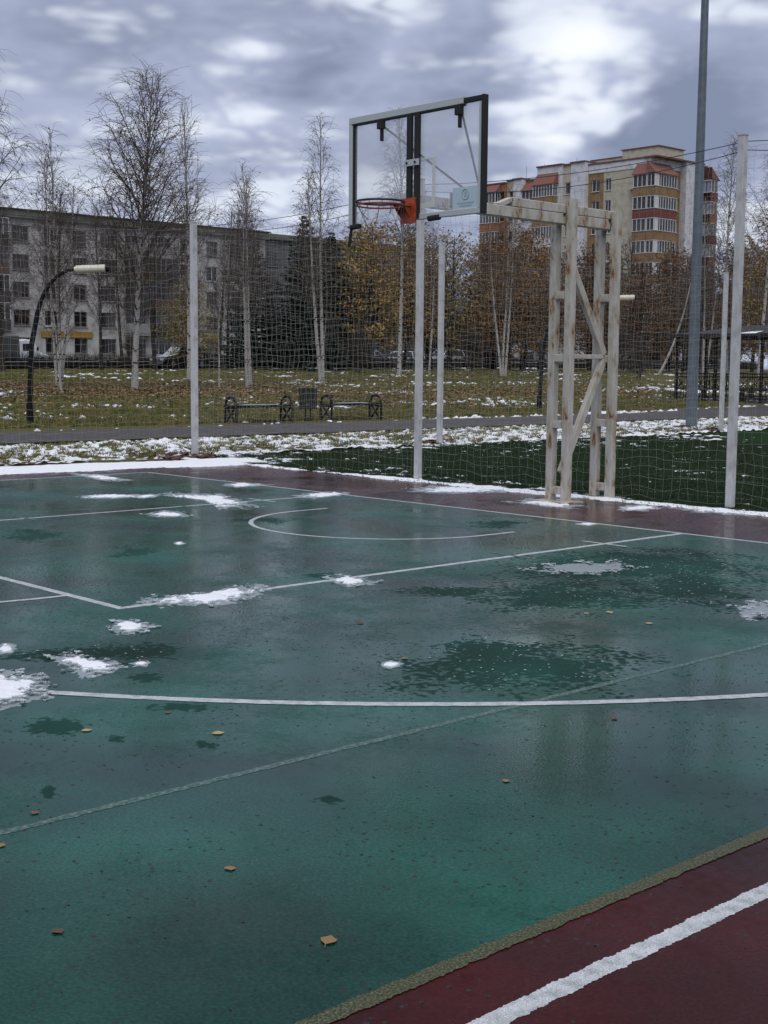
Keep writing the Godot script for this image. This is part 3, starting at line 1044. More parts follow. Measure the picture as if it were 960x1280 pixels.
	p2.box(Vector3(-5.9, 14.3, 12.9), Vector3(12.5, 0.6, 26.2))
	part("parapet", p2.mesh(), M.parapet, t2)
	for e in w2:
		window(t2, Vector3(0, e[1], 25.8) + r * e[0], n, 1.5, 1.5, 2, M.frame_dull)

# glazed balcony stack on one face; p = lower corner on the wall, r along, n out
func bay_balcony(t: Node, p: Vector3, r: Vector3, n: Vector3, w: float, depth: float, panel: Material, leaves: int, side_left: bool) -> void:
	var b := MB.new()
	var up := Vector3.UP
	var bs := Basis(r, up, n)
	var c := p + r * w * 0.5 + n * depth * 0.5
	b.box(c + up * 0.06, Vector3(w + 0.05, 0.12, depth + 0.05), bs)
	b.box(p + r * w * 0.5 + n * (depth - 0.05) + up * 0.62, Vector3(w, 1.0, 0.1), bs)
	b.box(p + r * 0.05 + n * depth * 0.5 + up * 0.62, Vector3(0.1, 1.0, depth - 0.1), bs)
	b.box(p + r * (w - 0.05) + n * depth * 0.5 + up * 0.62, Vector3(0.1, 1.0, depth - 0.1), bs)
	var o := part("balcony", b.mesh(), panel, t)
	var f := MB.new()
	f.box(p + r * w * 0.5 + n * depth * 0.5 + up * 1.15, Vector3(w + 0.12, 0.07, depth + 0.14), bs)
	f.box(p + r * w * 0.5 + n * depth * 0.5 + up * 2.66, Vector3(w + 0.06, 0.07, depth + 0.06), bs)
	for k in leaves + 1:
		f.box(p + r * lerpf(0.06, w - 0.06, float(k) / leaves) + n * (depth - 0.04) + up * 1.9, Vector3(0.09, 1.45, 0.09), bs)
	for k in 3:
		for x in [0.05, w - 0.05]:
			f.box(p + r * x + n * depth * (k + 0.2) / 2.4 + up * 1.9, Vector3(0.08, 1.45, 0.08), bs)
	part("frame", f.mesh(), M.frame, o)
	var g := MB.new()
	g.box(p + r * w * 0.5 + n * (depth - 0.06) + up * 1.9, Vector3(w - 0.1, 1.42, 0.02), bs)
	g.box(p + r * 0.06 + n * depth * 0.5 + up * 1.9, Vector3(0.02, 1.42, depth - 0.15), bs)
	g.box(p + r * (w - 0.06) + n * depth * 0.5 + up * 1.9, Vector3(0.02, 1.42, depth - 0.15), bs)
	part("pane", g.mesh(), M.glass, o)
	var wp := MB.new()
	if side_left:
		wp.box(p + r * w * 0.1 + n * (depth - 0.02) + up * 1.9, Vector3(w * 0.17, 1.4, 0.03), bs)
		part("white_panel", wp.mesh(), M.frame, o)
	elif leaves > 3:
		wp.box(p + r * w * 0.62 + n * (depth - 0.12) + up * 1.85, Vector3(w * 0.3, 1.3, 0.02), bs)
		part("curtain", wp.mesh(), M.curtain, o)

func slant_roof(t: Node, p: Vector3, r: Vector3, n: Vector3, w: float, depth: float, h: float) -> void:
	var b := MB.new()
	var a := p + n * (depth + 0.15) - r * 0.15
	var c := a + r * (w + 0.3)
	var d := p + r * (w + 0.05) + Vector3.UP * h
	var e := p - r * 0.05 + Vector3.UP * h
	b.quad(a, c, d, e)
	b.tri(p - r * 0.15, a, e)
	b.tri(c, p + r * (w + 0.15), d)
	b.quad(a - Vector3.UP * 0.1, c - Vector3.UP * 0.1, c, a)
	part("slanted_roof", b.mesh(), M.red_metal, t)

func wall_strip(t: Node, p: Vector3, r: Vector3, n: Vector3, w: float, h: float, m: Material, wins: Array, st: float, floors: int) -> void:
	# wins: [centre, width, height, leaves]
	var holes := []
	for f in floors:
		for e in wins:
			holes.append([e[0] - e[1] * 0.5, e[0] + e[1] * 0.5, 1.0 + f * st, 1.0 + f * st + e[2]])
	var b := MB.new()
	pierced(b, p, r, n, w, h, holes)
	part("wall", b.mesh(), m, t)
	for f in floors:
		for e in wins:
			window(t, p + r * e[0] + Vector3.UP * (1.0 + f * st), n, e[1], e[2], e[3], M.frame)

func build_brick_block() -> void:
	var t := thing("apartment_block", "nine storey ochre and white brick block with red balcony roofs", "building", Vector3(-93.6, 1.45, -130.2))
	var st := 2.72
	var H := 26.2
	var ex := Vector3.RIGHT
	var ez := Vector3.BACK
	var rx := Vector3(0, 0, -1)
	# face looking to +z, seen left to right it runs along +x; sections from the near corner leftwards: [x0, x1, out, material, windows, height]
	var secs := [
		[-5.6, 0.0, 0.0, M.beige, [], H],
		[-7.4, -5.6, 0.0, M.beige, [[0.7, 0.95, 1.5, 2]], H],
		[-9.9, -7.4, 0.0, M.ochre, [[1.2, 1.25, 1.5, 2]], H],
		[-12.2, -9.9, 0.8, M.white_wall, [], H + 0.4],
		[-13.7, -12.2, 0.5, M.beige, [[0.75, 0.85, 1.5, 1]], H + 0.3],
		[-18.0, -13.7, 0.8, M.white_wall, [], H + 0.4],
		[-21.1, -18.0, -0.6, M.beige, [[1.5, 1.4, 1.5, 2]], H - 0.9],
		[-22.6, -21.1, 0.4, M.white_wall, [], H - 0.7],
		[-24.1, -22.6, 0.0, M.beige, [[0.75, 0.85, 1.4, 1]], H - 0.7],
		[-27.9, -24.1, 0.4, M.orange_brick, [[3.2, 0.9, 1.5, 1]], H - 1.0],
	]
	for s in secs:
		var w: float = s[1] - s[0]
		wall_strip(t, Vector3(s[0], 0, s[2]), ex, ez, w, s[5], s[3], s[4], st, 9)
		var b := MB.new()
		# returns, roof of the section and its edge
		b.quad(Vector3(s[0], 0, -3.0), Vector3(s[0], 0, s[2]), Vector3(s[0], s[5], s[2]), Vector3(s[0], s[5], -3.0))
		b.quad(Vector3(s[1], 0, s[2]), Vector3(s[1], 0, -3.0), Vector3(s[1], s[5], -3.0), Vector3(s[1], s[5], s[2]))
		b.quad(Vector3(s[0], s[5], s[2]), Vector3(s[1], s[5], s[2]), Vector3(s[1], s[5], -12.0), Vector3(s[0], s[5], -12.0))
		part("return_wall", b.mesh(), s[3], t)
		var e := MB.new()
		e.box(Vector3((s[0] + s[1]) * 0.5, s[5] + 0.09, (s[2] - 12.0) * 0.5), Vector3(w + 0.1, 0.18, s[2] + 12.4))
		part("roof_edge", e.mesh(), M.roof_trim, t)
		var back := MB.new()
		back.quad(Vector3(s[0], 0, s[2] - 2.6), Vector3(s[1], 0, s[2] - 2.6), Vector3(s[1], s[5] - 0.2, s[2] - 2.6), Vector3(s[0], s[5] - 0.2, s[2] - 2.6))
		part("room_wall", back.mesh(), M.wallpaper, t)
	# white band under the roof edge
	var band := MB.new()
	band.box(Vector3(-4.9, H - 0.55, 0.04), Vector3(9.9, 1.1, 0.1))
	band.box(Vector3(0.04, H - 0.55, -3.1), Vector3(0.1, 1.1, 6.0))
	part("white_band", band.mesh(), M.white_wall, t)
	# face looking to +x, seen left to right it runs along -z
	wall_strip(t, Vector3(0, 0, 0), rx, ex, 4.0, H, M.ochre, [], st, 9)
	wall_strip(t, Vector3(0, 0, -4.0), rx, ex, 2.2, H, M.ochre, [[1.5, 0.8, 1.5, 1]], st, 9)
	wall_strip(t, Vector3(0.9, 0, -6.2), rx, ex, 3.6, H, M.white_wall, [], st, 9)
	var rb := MB.new()
	rb.quad(Vector3(0, 0, -6.2), Vector3(0.9, 0, -6.2), Vector3(0.9, H, -6.2), Vector3(0, H, -6.2))
	rb.quad(Vector3(0.9, 0, -9.8), Vector3(-12, 0, -9.8), Vector3(-12, H, -9.8), Vector3(0.9, H, -9.8))
	rb.quad(Vector3(-12, H, 0), Vector3(0.9, H, 0), Vector3(0.9, H, -9.8), Vector3(-12, H, -9.8))
	part("return_wall", rb.mesh(), M.white_wall, t)
	var back2 := MB.new()
	back2.quad(Vector3(-3.2, 0, 0), Vector3(-3.2, 0, -9.4), Vector3(-3.2, H - 0.2, -9.4), Vector3(-3.2, H - 0.2, 0))
	part("room_wall", back2.mesh(), M.wallpaper, t)
	var re := MB.new()
	re.box(Vector3(0.1, H + 0.09, -4.8), Vector3(2.0, 0.181, 10.4))
	part("roof_edge", re.mesh(), M.roof_trim, t)
	# stair and lift housing on the roof
	var hs := MB.new()
	hs.box(Vector3(-3.2, H + 0.9, -4.6), Vector3(5.6, 1.5, 5.4))
	hs.box(Vector3(-9.0, H + 0.65, -5.6), Vector3(6.0, 0.9, 5.0))
	part("roof_housing", hs.mesh(), M.beige, t)
	var he := MB.new()
	he.box(Vector3(-3.2, H + 1.71, -4.6), Vector3(5.9, 0.12, 5.7))
	he.box(Vector3(-9.0, H + 1.16, -5.6), Vector3(6.2, 0.12, 5.2))
	part("housing_edge", he.mesh(), M.roof_trim, t)
	# balcony stacks
	var panels := [M.ochre, M.red_panel, M.ochre, M.ochre, M.ochre, M.red_panel, M.ochre, M.ochre]
	for f in range(1, 9):
		var y := (8 - f + 1) * st - 0.3
		var pm: Material = panels[f - 1]
		bay_balcony(t, Vector3(0, y, 0.9), rx, ex, 4.6, 1.3, pm, 8, true)          # round the near corner
		bay_balcony(t, Vector3(-2.1, y, 0), ex, ez, 2.1, 0.9, pm, 3, false)
		bay_balcony(t, Vector3(-17.9, y, 0.8), ex, ez, 3.5, 1.0, M.ochre if f != 3 else M.white_wall, 7, f % 2 == 0)
		bay_balcony(t, Vector3(-21.0, y - 0.2, -0.6), ex, ez, 2.8, 1.1, M.white_wall if f % 2 == 0 else M.beige, 4, false)
		bay_balcony(t, Vector3(-27.8, y, 0.4), ex, ez, 2.9, 1.1, M.orange_brick if f % 3 else M.red_panel, 5, false)
		bay_balcony(t, Vector3(0.9, y, -9.8 + 0.6), ex, rx, 1.7, 1.6, M.red_panel if f % 2 else M.orange_brick, 3, false)
	slant_roof(t, Vector3(0, 8 * st + 2.45, 0.9), rx, ex, 4.6, 1.3, 1.5)
	slant_roof(t, Vector3(-2.1, 8 * st + 2.45, 0), ex, ez, 2.1, 0.9, 1.5)
	slant_roof(t, Vector3(-17.9, 8 * st + 2.45, 0.8), ex, ez, 3.5, 1.0, 1.5)
	slant_roof(t, Vector3(-21.0, 8 * st + 2.1, -0.6), ex, ez, 2.8, 1.1, 1.3)
	slant_roof(t, Vector3(-27.8, 8 * st + 2.3, 0.4), ex, ez, 2.9, 1.1, 1.2)
	slant_roof(t, Vector3(0.9, 8 * st + 2.45, -9.2), ex, rx, 1.7, 1.6, 1.5)
	for e in [[-16.0, -5.0, 2.2], [-20.0, -3.0, 1.6], [-25.0, -5.0, 2.0], [-7.0, -6.0, 1.8]]:
		var an := MB.new()
		an.tube(PackedVector3Array([Vector3(e[0], H - 0.9, e[1]), Vector3(e[0], H + e[2], e[1])]), taper(2, 0.03, 0.02), 5)
		an.bar(Vector3(e[0] - 0.5, H + e[2] - 0.2, e[1]), Vector3(e[0] + 0.5, H + e[2] - 0.2, e[1]), 0.03, 0.03)
		part("aerial", an.mesh(), M.iron, t)
	# boxes under some windows
	for f in [7, 5]:
		var ac := MB.new()
		ac.box(Vector3(-6.7, f * st + 0.45, 0.2), Vector3(0.95, 1.0, 0.36))
		part("window_box", ac.mesh(), M.frame, t)
	var un := MB.new()
	un.box(Vector3(-2.7, 8 * st + 1.0, 0.3), Vector3(0.8, 0.6, 0.6))
	part("cooling_unit", un.mesh(), M.beige, t)

# ---------------------------------------------------------------- trees
func grow(r: RandomNumberGenerator, p: Vector3, d: Vector3, length: float, n: int, bend: Vector3, wob: float) -> PackedVector3Array:
	var pts := PackedVector3Array([p])
	var dd := d
	for i in n:
		dd = (dd + bend / n + Vector3(r.randf_range(-1, 1), r.randf_range(-1, 1), r.randf_range(-1, 1)) * wob).normalized()
		p += dd * length / n
		pts.append(p)
	return pts

func taper(n: int, r0: float, r1: float) -> PackedFloat32Array:
	var o := PackedFloat32Array()
	for i in n:
		o.append(lerpf(r0, r1, float(i) / (n - 1)))
	return o

# one tree's meshes: trunk with limbs, crown of twigs, leaves. o: height, spread, stems, limbs, low, rise, droop, leaves, leaf, fine
func tree_kind(seed_: int, o: Dictionary) -> Dictionary:
	var r := RandomNumberGenerator.new()
	r.seed = seed_
	var trunk := MB.new()
	var crown := MB.new()
	var leaves := MB.new()
	var H: float = o.height
	for s in o.get("stems", 1):
		var lean := Vector3(r.randf_range(-0.06, 0.06), 0, r.randf_range(-0.06, 0.06))
		if s > 0:
			lean += Vector3(cos(s * 2.2), 0, sin(s * 2.2)) * 0.10
		lean += o.get("lean", Vector3.ZERO)
		var hh := H * (1.0 if s == 0 else r.randf_range(0.75, 0.95))
		var base := Vector3(cos(s * 2.2), 0, sin(s * 2.2)) * (0.12 if s > 0 else 0.0) + Vector3(0, -0.15, 0)
		var tp := grow(r, base, (Vector3.UP + lean).normalized(), hh, 16, Vector3(-lean.x, 0.3, -lean.z) * 0.8, 0.022)
		var r0: float = o.get("girth", H * 0.0105)
		var rad := PackedFloat32Array()
		for i in 17:
			rad.append(r0 * (1.35 if i == 0 else 1.0) * pow(1.0 - i / 17.0, 0.85) + 0.006)
		trunk.tube(tp, rad, 9)
		var nl: int = o.limbs
		for i in nl:
			var u := (i + r.randf() * 0.9) / nl
			var t := lerpf(o.low, 0.97, u)
			var f := t * 16.0
			var k := mini(int(f), 15)
			var p := tp[k].lerp(tp[k + 1], f - k)
			var az := i * 2.399 + r.randf_range(-0.5, 0.5)
			var ang := lerpf(o.get("wide", 0.9), o.get("narrow", 0.4), u) * r.randf_range(0.8, 1.2)
			var d := Vector3(cos(az) * sin(ang), cos(ang), sin(az) * sin(ang))
			var shape := pow(1.0 - u * 0.97, 0.62) * lerpf(0.72, 1.0, smoothstep(0.0, 0.3, u))
			var L: float = o.spread * shape * r.randf_range(0.65, 1.15) + 0.3
			var n := 6
			var lp := grow(r, p, d, L, n, Vector3(0, o.get("rise", 0.5), 0), 0.07)
			var lr := clampf(L * 0.0085, 0.010, 0.045)
			crown.tube(lp, taper(n + 1, lr, 0.007), 5)
			var ns := int(clampf(L * o.get("sec", 3.2), 3, 14))
			for j in ns:
				var w := lerpf(0.18, 1.0, (j + r.randf()) / ns)
				var g := w * n
				var kk := mini(int(g), n - 1)
				var sp := lp[kk].lerp(lp[kk + 1], g - kk)
				var ld := (lp[kk + 1] - lp[kk]).normalized()
				var sd := (ld + Vector3(r.randf_range(-1, 1), r.randf_range(-0.5, 0.8), r.randf_range(-1, 1)) * 0.85).normalized()
				var SL := L * 0.42 * (1.15 - 0.6 * w) * r.randf_range(0.6, 1.2) + 0.25
				var sps := grow(r, sp, sd, SL, 3, Vector3(0, 0.25 - 0.5 * o.get("droop", 0.5), 0), 0.12)
				crown.thread(sps, clampf(SL * 0.009, 0.008, 0.018), 0.006)
				var nt := int(clampf(SL * o.get("fine", 5.0), 2, 12))
				for q in nt:
					var ww := r.randf_range(0.15, 1.0) * 3.0
					var k3 := mini(int(ww), 2)
					var p3 := sps[k3].lerp(sps[k3 + 1], ww - k3)
					var d3 := ((sps[k3 + 1] - sps[k3]).normalized() + Vector3(r.randf_range(-1, 1), r.randf_range(-0.9, 0.7), r.randf_range(-1, 1)) * 0.9).normalized()
					var tl: float = r.randf_range(0.35, 0.95) * o.get("twig", 1.0)
					var ps := grow(r, p3, d3, tl, 3, Vector3(0, -1.1 * o.get("droop", 0.5), 0), 0.1)
					crown.thread(ps, o.get("thin", 0.0075), 0.004)
					var nlv: float = o.get("leaves", 0.0)
					var count := int(nlv) + (1 if r.randf() < nlv - int(nlv) else 0)
					for e in count:
						var lp2 := ps[1 + r.randi() % 3] + Vector3(r.randf_range(-1, 1), r.randf_range(-1, 1), r.randf_range(-1, 1)) * 0.06
						var a := Vector3(r.randf_range(-1, 1), r.randf_range(-1, 1), r.randf_range(-1, 1)).normalized()
						var b := a.cross(Vector3(r.randf_range(-1, 1), r.randf_range(-1, 1), r.randf_range(-1, 1))).normalized()
						var sz: float = o.get("leaf", 0.05) * r.randf_range(0.7, 1.3)
						leaves.quad(lp2 - a * sz, lp2 + b * sz * 0.6, lp2 + a * sz, lp2 - b * sz * 0.6)
	return {"trunk": trunk.mesh(), "crown": crown.mesh(), "leaves": leaves.mesh() if leaves.v.size() else null, "height": H}

func spruce_kind(seed_: int, H: float, R: float) -> Dictionary:
	var r := RandomNumberGenerator.new()
	r.seed = seed_
	var trunk := MB.new()
	var crown := MB.new()
	trunk.tube(grow(r, Vector3(0, -0.1, 0), Vector3.UP, H, 8, Vector3.ZERO, 0.01), taper(9, H * 0.016, 0.015), 8)
	var levels := 44
	for i in levels:
		var u := (i + r.randf() * 0.6) / levels
		var y := H * (0.06 + 0.93 * u)
		var reach := R * pow(1.0 - u, 0.85) * r.randf_range(0.8, 1.15) + 0.12
		var nb := int(lerpf(11, 5, u))
		for j in nb:
			var az := j * TAU / nb + i * 0.7 + r.randf_range(-0.25, 0.25)
			var out := Vector3(cos(az), 0, sin(az))
			var pts := grow(r, Vector3(0, y, 0), (out + Vector3.UP * lerpf(-0.25, 0.5, u)).normalized(), reach * r.randf_range(0.8, 1.15), 5, Vector3(0, 0.25, 0), 0.04)
			crown.thread(pts, 0.02, 0.006)
			var n := int(reach * 15.0) + 7
			for k in n:
				var w := r.randf_range(0.12, 1.0) * 5.0
				var kk := mini(int(w), 4)
				var p := pts[kk].lerp(pts[kk + 1], w - kk)
				var side := Vector3(-out.z, 0, out.x) * (1.0 if r.randf() < 0.5 else -1.0)
				var d := (out * r.randf_range(0.3, 1.0) + side * r.randf_range(0.2, 1.0) + Vector3(0, r.randf_range(-0.8, 0.15), 0)).normalized()
				var L := r.randf_range(0.22, 0.5) * (0.6 + 0.4 * reach / R)
				var s := d.cross(Vector3(r.randf_range(-1, 1), 1, r.randf_range(-1, 1))).normalized() * L * 0.22
				crown.quad(p - s * 0.4, p + d * L * 0.5 - s, p + d * L, p + d * L * 0.5 + s)
	return {"trunk": trunk.mesh(), "crown": crown.mesh(), "leaves": null, "height": H}

func tree(kind: Dictionary, called: String, label: String, category: String, x: float, z: float, h: float, turn: float, bark: Material, twig: Material, leaf: Material, group := "", wide := 1.0) -> void:
	var t := thing(called, label, category, on_land(x, z), turn, group)
	var s: float = h / kind.height
	t.scale = Vector3(s * wide, s, s * wide)
	part("trunk", kind.trunk, bark, t)
	part("crown", kind.crown, twig, t)
	if kind.leaves and leaf:
		part("leaves", kind.leaves, leaf, t)

func build_trees() -> void:
	var K := {}
	K.grand = tree_kind(201, {"height": 15.0, "spread": 4.6, "limbs": 56, "low": 0.2, "wide": 0.75, "narrow": 0.32, "rise": 0.8, "droop": 0.75, "sec": 3.6, "fine": 6.0, "leaves": 0.2, "leaf": 0.045, "girth": 0.105})
	K.slim = tree_kind(202, {"height": 14.0, "spread": 2.3, "limbs": 46, "low": 0.3, "wide": 0.7, "narrow": 0.35, "rise": 0.4, "droop": 0.9, "sec": 4.0, "fine": 6.5, "leaves": 0.3, "leaf": 0.05, "girth": 0.11})
	K.twin = tree_kind(203, {"height": 14.0, "spread": 1.9, "stems": 2, "limbs": 34, "low": 0.32, "wide": 0.7, "narrow": 0.35, "rise": 0.3, "droop": 1.0, "sec": 4.0, "fine": 6.5, "leaves": 0.35, "leaf": 0.05, "girth": 0.10})
	K.clump = tree_kind(204, {"height": 11.0, "spread": 1.8, "stems": 3, "limbs": 24, "low": 0.35, "wide": 0.8, "narrow": 0.4, "rise": 0.4, "droop": 0.7, "sec": 4.2, "fine": 6.0, "leaves": 0.3, "leaf": 0.055, "girth": 0.07})
	K.weep = tree_kind(205, {"height": 14.0, "spread": 4.0, "limbs": 40, "low": 0.22, "wide": 1.0, "narrow": 0.5, "rise": 0.3, "droop": 1.3, "sec": 3.0, "fine": 6.5, "leaves": 0.1, "leaf": 0.05, "twig": 1.3, "girth": 0.17})
	K.leafy = tree_kind(206, {"height": 11.0, "spread": 3.3, "stems": 2, "limbs": 40, "low": 0.12, "wide": 1.05, "narrow": 0.6, "rise": 0.5, "droop": 0.6, "sec": 3.2, "fine": 5.0, "leaves": 4.0, "leaf": 0.09, "girth": 0.12})
	K.leafy2 = tree_kind(207, {"height": 11.0, "spread": 3.6, "stems": 2, "limbs": 38, "low": 0.10, "wide": 1.1, "narrow": 0.5, "rise": 0.4, "droop": 0.8, "sec": 3.2, "fine": 5.0, "leaves": 2.6, "leaf": 0.085, "girth": 0.13})
	K.bare = tree_kind(208, {"height": 11.5, "spread": 3.2, "limbs": 34, "low": 0.22, "wide": 0.85, "narrow": 0.4, "rise": 0.6, "droop": 0.3, "sec": 3.0, "fine": 4.6, "girth": 0.14, "thin": 0.010})
	K.sapling = tree_kind(209, {"height": 4.2, "spread": 1.0, "limbs": 14, "low": 0.35, "wide": 0.8, "narrow": 0.4, "rise": 0.5, "droop": 0.3, "sec": 4.5, "fine": 5.0, "girth": 0.05, "leaves": 0.2, "leaf": 0.04})
	K.bend = tree_kind(210, {"height": 10.0, "spread": 1.9, "limbs": 26, "low": 0.35, "wide": 0.7, "narrow": 0.35, "rise": 0.4, "droop": 0.7, "sec": 3.8, "fine": 6.0, "leaves": 0.2, "girth": 0.10, "lean": Vector3(0.33, 0, -0.36)})
	K.shrub = tree_kind(211, {"height": 3.2, "spread": 1.3, "stems": 5, "limbs": 10, "low": 0.08, "wide": 0.9, "narrow": 0.5, "rise": 0.5, "droop": 0.3, "sec": 5.0, "fine": 6.0, "girth": 0.03, "thin": 0.009})
	K.spruce = spruce_kind(221, 11.0, 3.1)
	K.spruce2 = spruce_kind(222, 10.0, 3.0)
	var tw: Array = M.twig
	var fo: Array = M.foliage
	# birches between path and road, left to right in the picture
	tree(K.weep, "birch_tree", "bare weeping birch cut off by the frame above the parked van", "tree", -40.2, -13.2, 13.6, 0.6, M.birch, tw[0], fo[3])
	tree(K.grand, "birch_tree", "largest bare birch with thick white trunk and fan shaped crown", "tree", -42.5, -22.6, 13.7, 1.9, M.birch, tw[0], fo[1], "", 1.5)
	tree(K.clump, "birch_tree", "birch with brown leaves left, between lamp post and largest birch", "tree", -47.0, -21.4, 11.8, 0.3, M.birch, tw[0], fo[2], "", 0.9)
	tree(K.bare, "birch_tree", "slim bare birch right behind the crown of the largest birch", "tree", -52.9, -32.7, 14.6, 2.2, M.birch, tw[0], fo[2], "", 0.7)
	tree(K.clump, "birch_tree", "three stemmed birch just to the right of the corner net post", "tree", -41.4, -28.1, 10.3, 1.2, M.birch, tw[0], fo[2])
	tree(K.slim, "birch_tree", "thin birch close behind the three stemmed birch", "tree", -44.5, -30.6, 10.4, 2.4, M.birch, tw[0], fo[2], "", 0.8)
	tree(K.twin, "birch_tree", "tall twin stemmed birch standing before the dark spruces", "tree", -45.6, -36.2, 14.1, 0.8, M.birch, tw[0], fo[1])
	tree(K.slim, "birch_tree", "tall birch seen through the glass of the backboard", "tree", -53.0, -48.8, 16.4, 4.0, M.birch, tw[0], fo[2], "", 1.05)
	tree(K.slim, "birch_tree", "slender birch whose trunk shows beside the middle net post", "tree", -54.5, -53.0, 10.0, 5.2, M.birch, tw[2], fo[1])
	tree(K.clump, "birch_tree", "white stemmed birch between turf net post and basketball stand", "tree", -49.8, -55.1, 12.2, 2.7, M.birch, tw[2], fo[1])
	tree(K.bend, "birch_tree", "leaning birch with curved white trunk left of the floodlight pole", "tree", -48.9, -70.8, 9.6, 0.0, M.birch, tw[0], fo[2])
	tree(K.twin, "birch_tree", "twin birch rising behind the pavilion roof by floodlight pole", "tree", -47.3, -74.1, 12.8, 3.0, M.birch, tw[0], fo[2])
	tree(K.slim, "birch_tree", "tall bare birch against the sky beside the brick block", "tree", -49.5, -80.5, 18.0, 1.0, M.birch, tw[0], fo[3])
	tree(K.weep, "birch_tree", "bare birch at the frame edge beyond the right net post", "tree", -42.3, -73.5, 16.0, 2.0, M.birch, tw[0], fo[3], "", 0.75)
	# saplings
	for e in [[-42.1, -18.7, 4.4, "small white stemmed sapling in the leaf litter by lamp post"], [-52.0, -41.5, 4.0, "young birch sapling between the benches and middle net post"], [-40.8, -26.0, 3.6, "dark stemmed sapling at the foot of the corner net post"]]:
		tree(K.sapling, "sapling", e[3], "tree", e[0], e[1], e[2], e[0], M.birch, tw[1], fo[2])
	# spruces
	tree(K.spruce, "spruce_tree", "tallest dark spruce behind the twin stemmed birch", "tree", -67.9, -53.3, 11.4, 0.0, M.darkbark, M.needle, null)
	tree(K.spruce2, "spruce_tree", "dark spruce standing to the right of the tallest spruce", "tree", -70.4, -58.0, 10.6, 1.0, M.darkbark, M.needle, null)
	tree(K.spruce2, "spruce_tree", "shorter dark spruce left of the tallest spruce", "tree", -72.9, -52.6, 9.8, 2.0, M.darkbark, M.needle, null)
	tree(K.spruce, "spruce_tree", "dark spruce at the back between the other spruces", "tree", -75.0, -61.5, 10.4, 3.0, M.darkbark, M.needle, null)
	# leafy autumn trees, from the spruces to the right edge: x, z, height, kind, foliage, label
	var autumn := [
		[-68.8, -60.6, 11.4, K.leafy, 0, "ochre leaved tree right beside the spruces under the hoop"],
		[-70.3, -65.4, 11.6, K.leafy, 0, "golden brown tree directly under the backboard"],
		[-67.6, -68.3, 11.0, K.leafy2, 3, "yellowish brown tree behind the turf net post"],
		[-66.5, -71.8, 10.6, K.leafy2, 1, "rusty tree between turf net post and brick block"],
		[-64.9, -74.1, 11.6, K.leafy, 1, "dense rust brown tree below the orange brick wing"],
		[-58.6, -70.7, 8.8, K.leafy2, 2, "low dark brown tree just left of the stand's front legs"],
		[-62.0, -79.5, 10.4, K.leafy, 2, "brown tree seen between the legs of the basketball stand"],
		[-56.9, -79.8, 8.8, K.leafy2, 2, "dull brown tree right of the basketball stand"],
		[-57.6, -86.4, 9.8, K.leafy2, 2, "brown tree behind the floodlight pole"],
		[-50.4, -83.5, 10.4, K.leafy, 1, "tan leaved tree beside the right net post"],
		[-47.5, -95.5, 9.5, K.leafy2, 2, "brown tree low behind the pavilion roof"],
		[-42.0, -99.0, 9.5, K.leafy, 2, "brown tree behind the pavilion at the right frame edge"],
		[-44.2, -78.8, 11.8, K.leafy, 0, "light brown tree at the frame edge above the pavilion"],
		[-72.5, -63.0, 11.6, K.leafy, 3, "olive yellow tree crowding between spruces and golden tree"],
		[-70.5, -69.0, 11.2, K.leafy2, 0, "ochre tree whose crown fills the gap between the two pale posts"],
		[-62.5, -69.6, 9.4, K.leafy2, 1, "reddish brown tree before the white stemmed birch clump"],
		[-69.5, -75.5, 11.0, K.leafy, 1, "large rust tree hiding the brick block's left foot"],
		[-63.5, -84.0, 10.8, K.leafy2, 2, "dark brown tree filling the gap inside the stand frame"],
		[-60.2, -88.0, 10.6, K.leafy, 2, "wide brown tree below the corner balconies of the brick block"],
		[-54.0, -83.0, 8.6, K.leafy2, 2, "low brown tree between stand and floodlight pole"],
		[-53.5, -90.5, 10.6, K.leafy2, 1, "tan brown tree close behind the floodlight pole"],
		[-74.0, -47.5, 7.0, K.leafy2, 3, "low olive brown tree before the grey slab near the spruces"],
	]
	var k := 0
	for e in autumn:
		k += 1
		tree(e[3], "autumn_tree", e[5], "tree", e[0], e[1], e[2], k * 1.7, M.darkbark, tw[1], fo[e[4]], "autumn trees along the road", 1.2)
	# bare dark trees along the foot of the long slab
	var bare := [[-75.7, -37.5, 12.4, "dark bare tree just right of the lamp head before the slab"], [-76.8, -41.5, 11.4, "bare dark tree behind the largest birch's trunk"], [-75.4, -45.2, 12.3, "bare dark tree above the snowy parked car"], [-75.8, -52.1, 12.2, "bare dark tree near the right end of the long slab"], [-73.3, -32.0, 12.7, "dark bare tree above the white van"], [-90.0, -51.5, 12.0, "bare tree close to the slab wall behind the snowy car"], [-84.5, -57.5, 11.4, "bare tree between slab end and spruces"], [-80.0, -29.5, 13.0, "bare tree at the left frame edge before the slab"]]
	for e in bare:
		tree(K.bare, "bare_tree", e[3], "tree", e[0], e[1], e[2], e[0] * 3.0, M.darkbark, tw[1], null, "bare trees before the grey slab")
	var more := [[-61.0, -83.5, 11.0, "bare tree crowding behind the stand's rear legs"], [-55.5, -90.0, 11.0, "bare tree left of the pavilion below the brick block"], [-52.5, -94.0, 12.0, "bare tree behind the pavilion roof"], [-66.0, -77.5, 10.0, "bare tree rising before the orange brick wing"], [-46.0, -92.0, 10.0, "bare tree directly behind the pavilion by the right net post"], [-41.0, -92.0, 10.5, "bare tree at the frame edge behind the pavilion"]]
	for e in more:
		tree(K.bare, "bare_tree", e[3], "tree", e[0], e[1], e[2], e[0] * 3.0, M.darkbark, tw[1], null, "bare trees below the brick block")
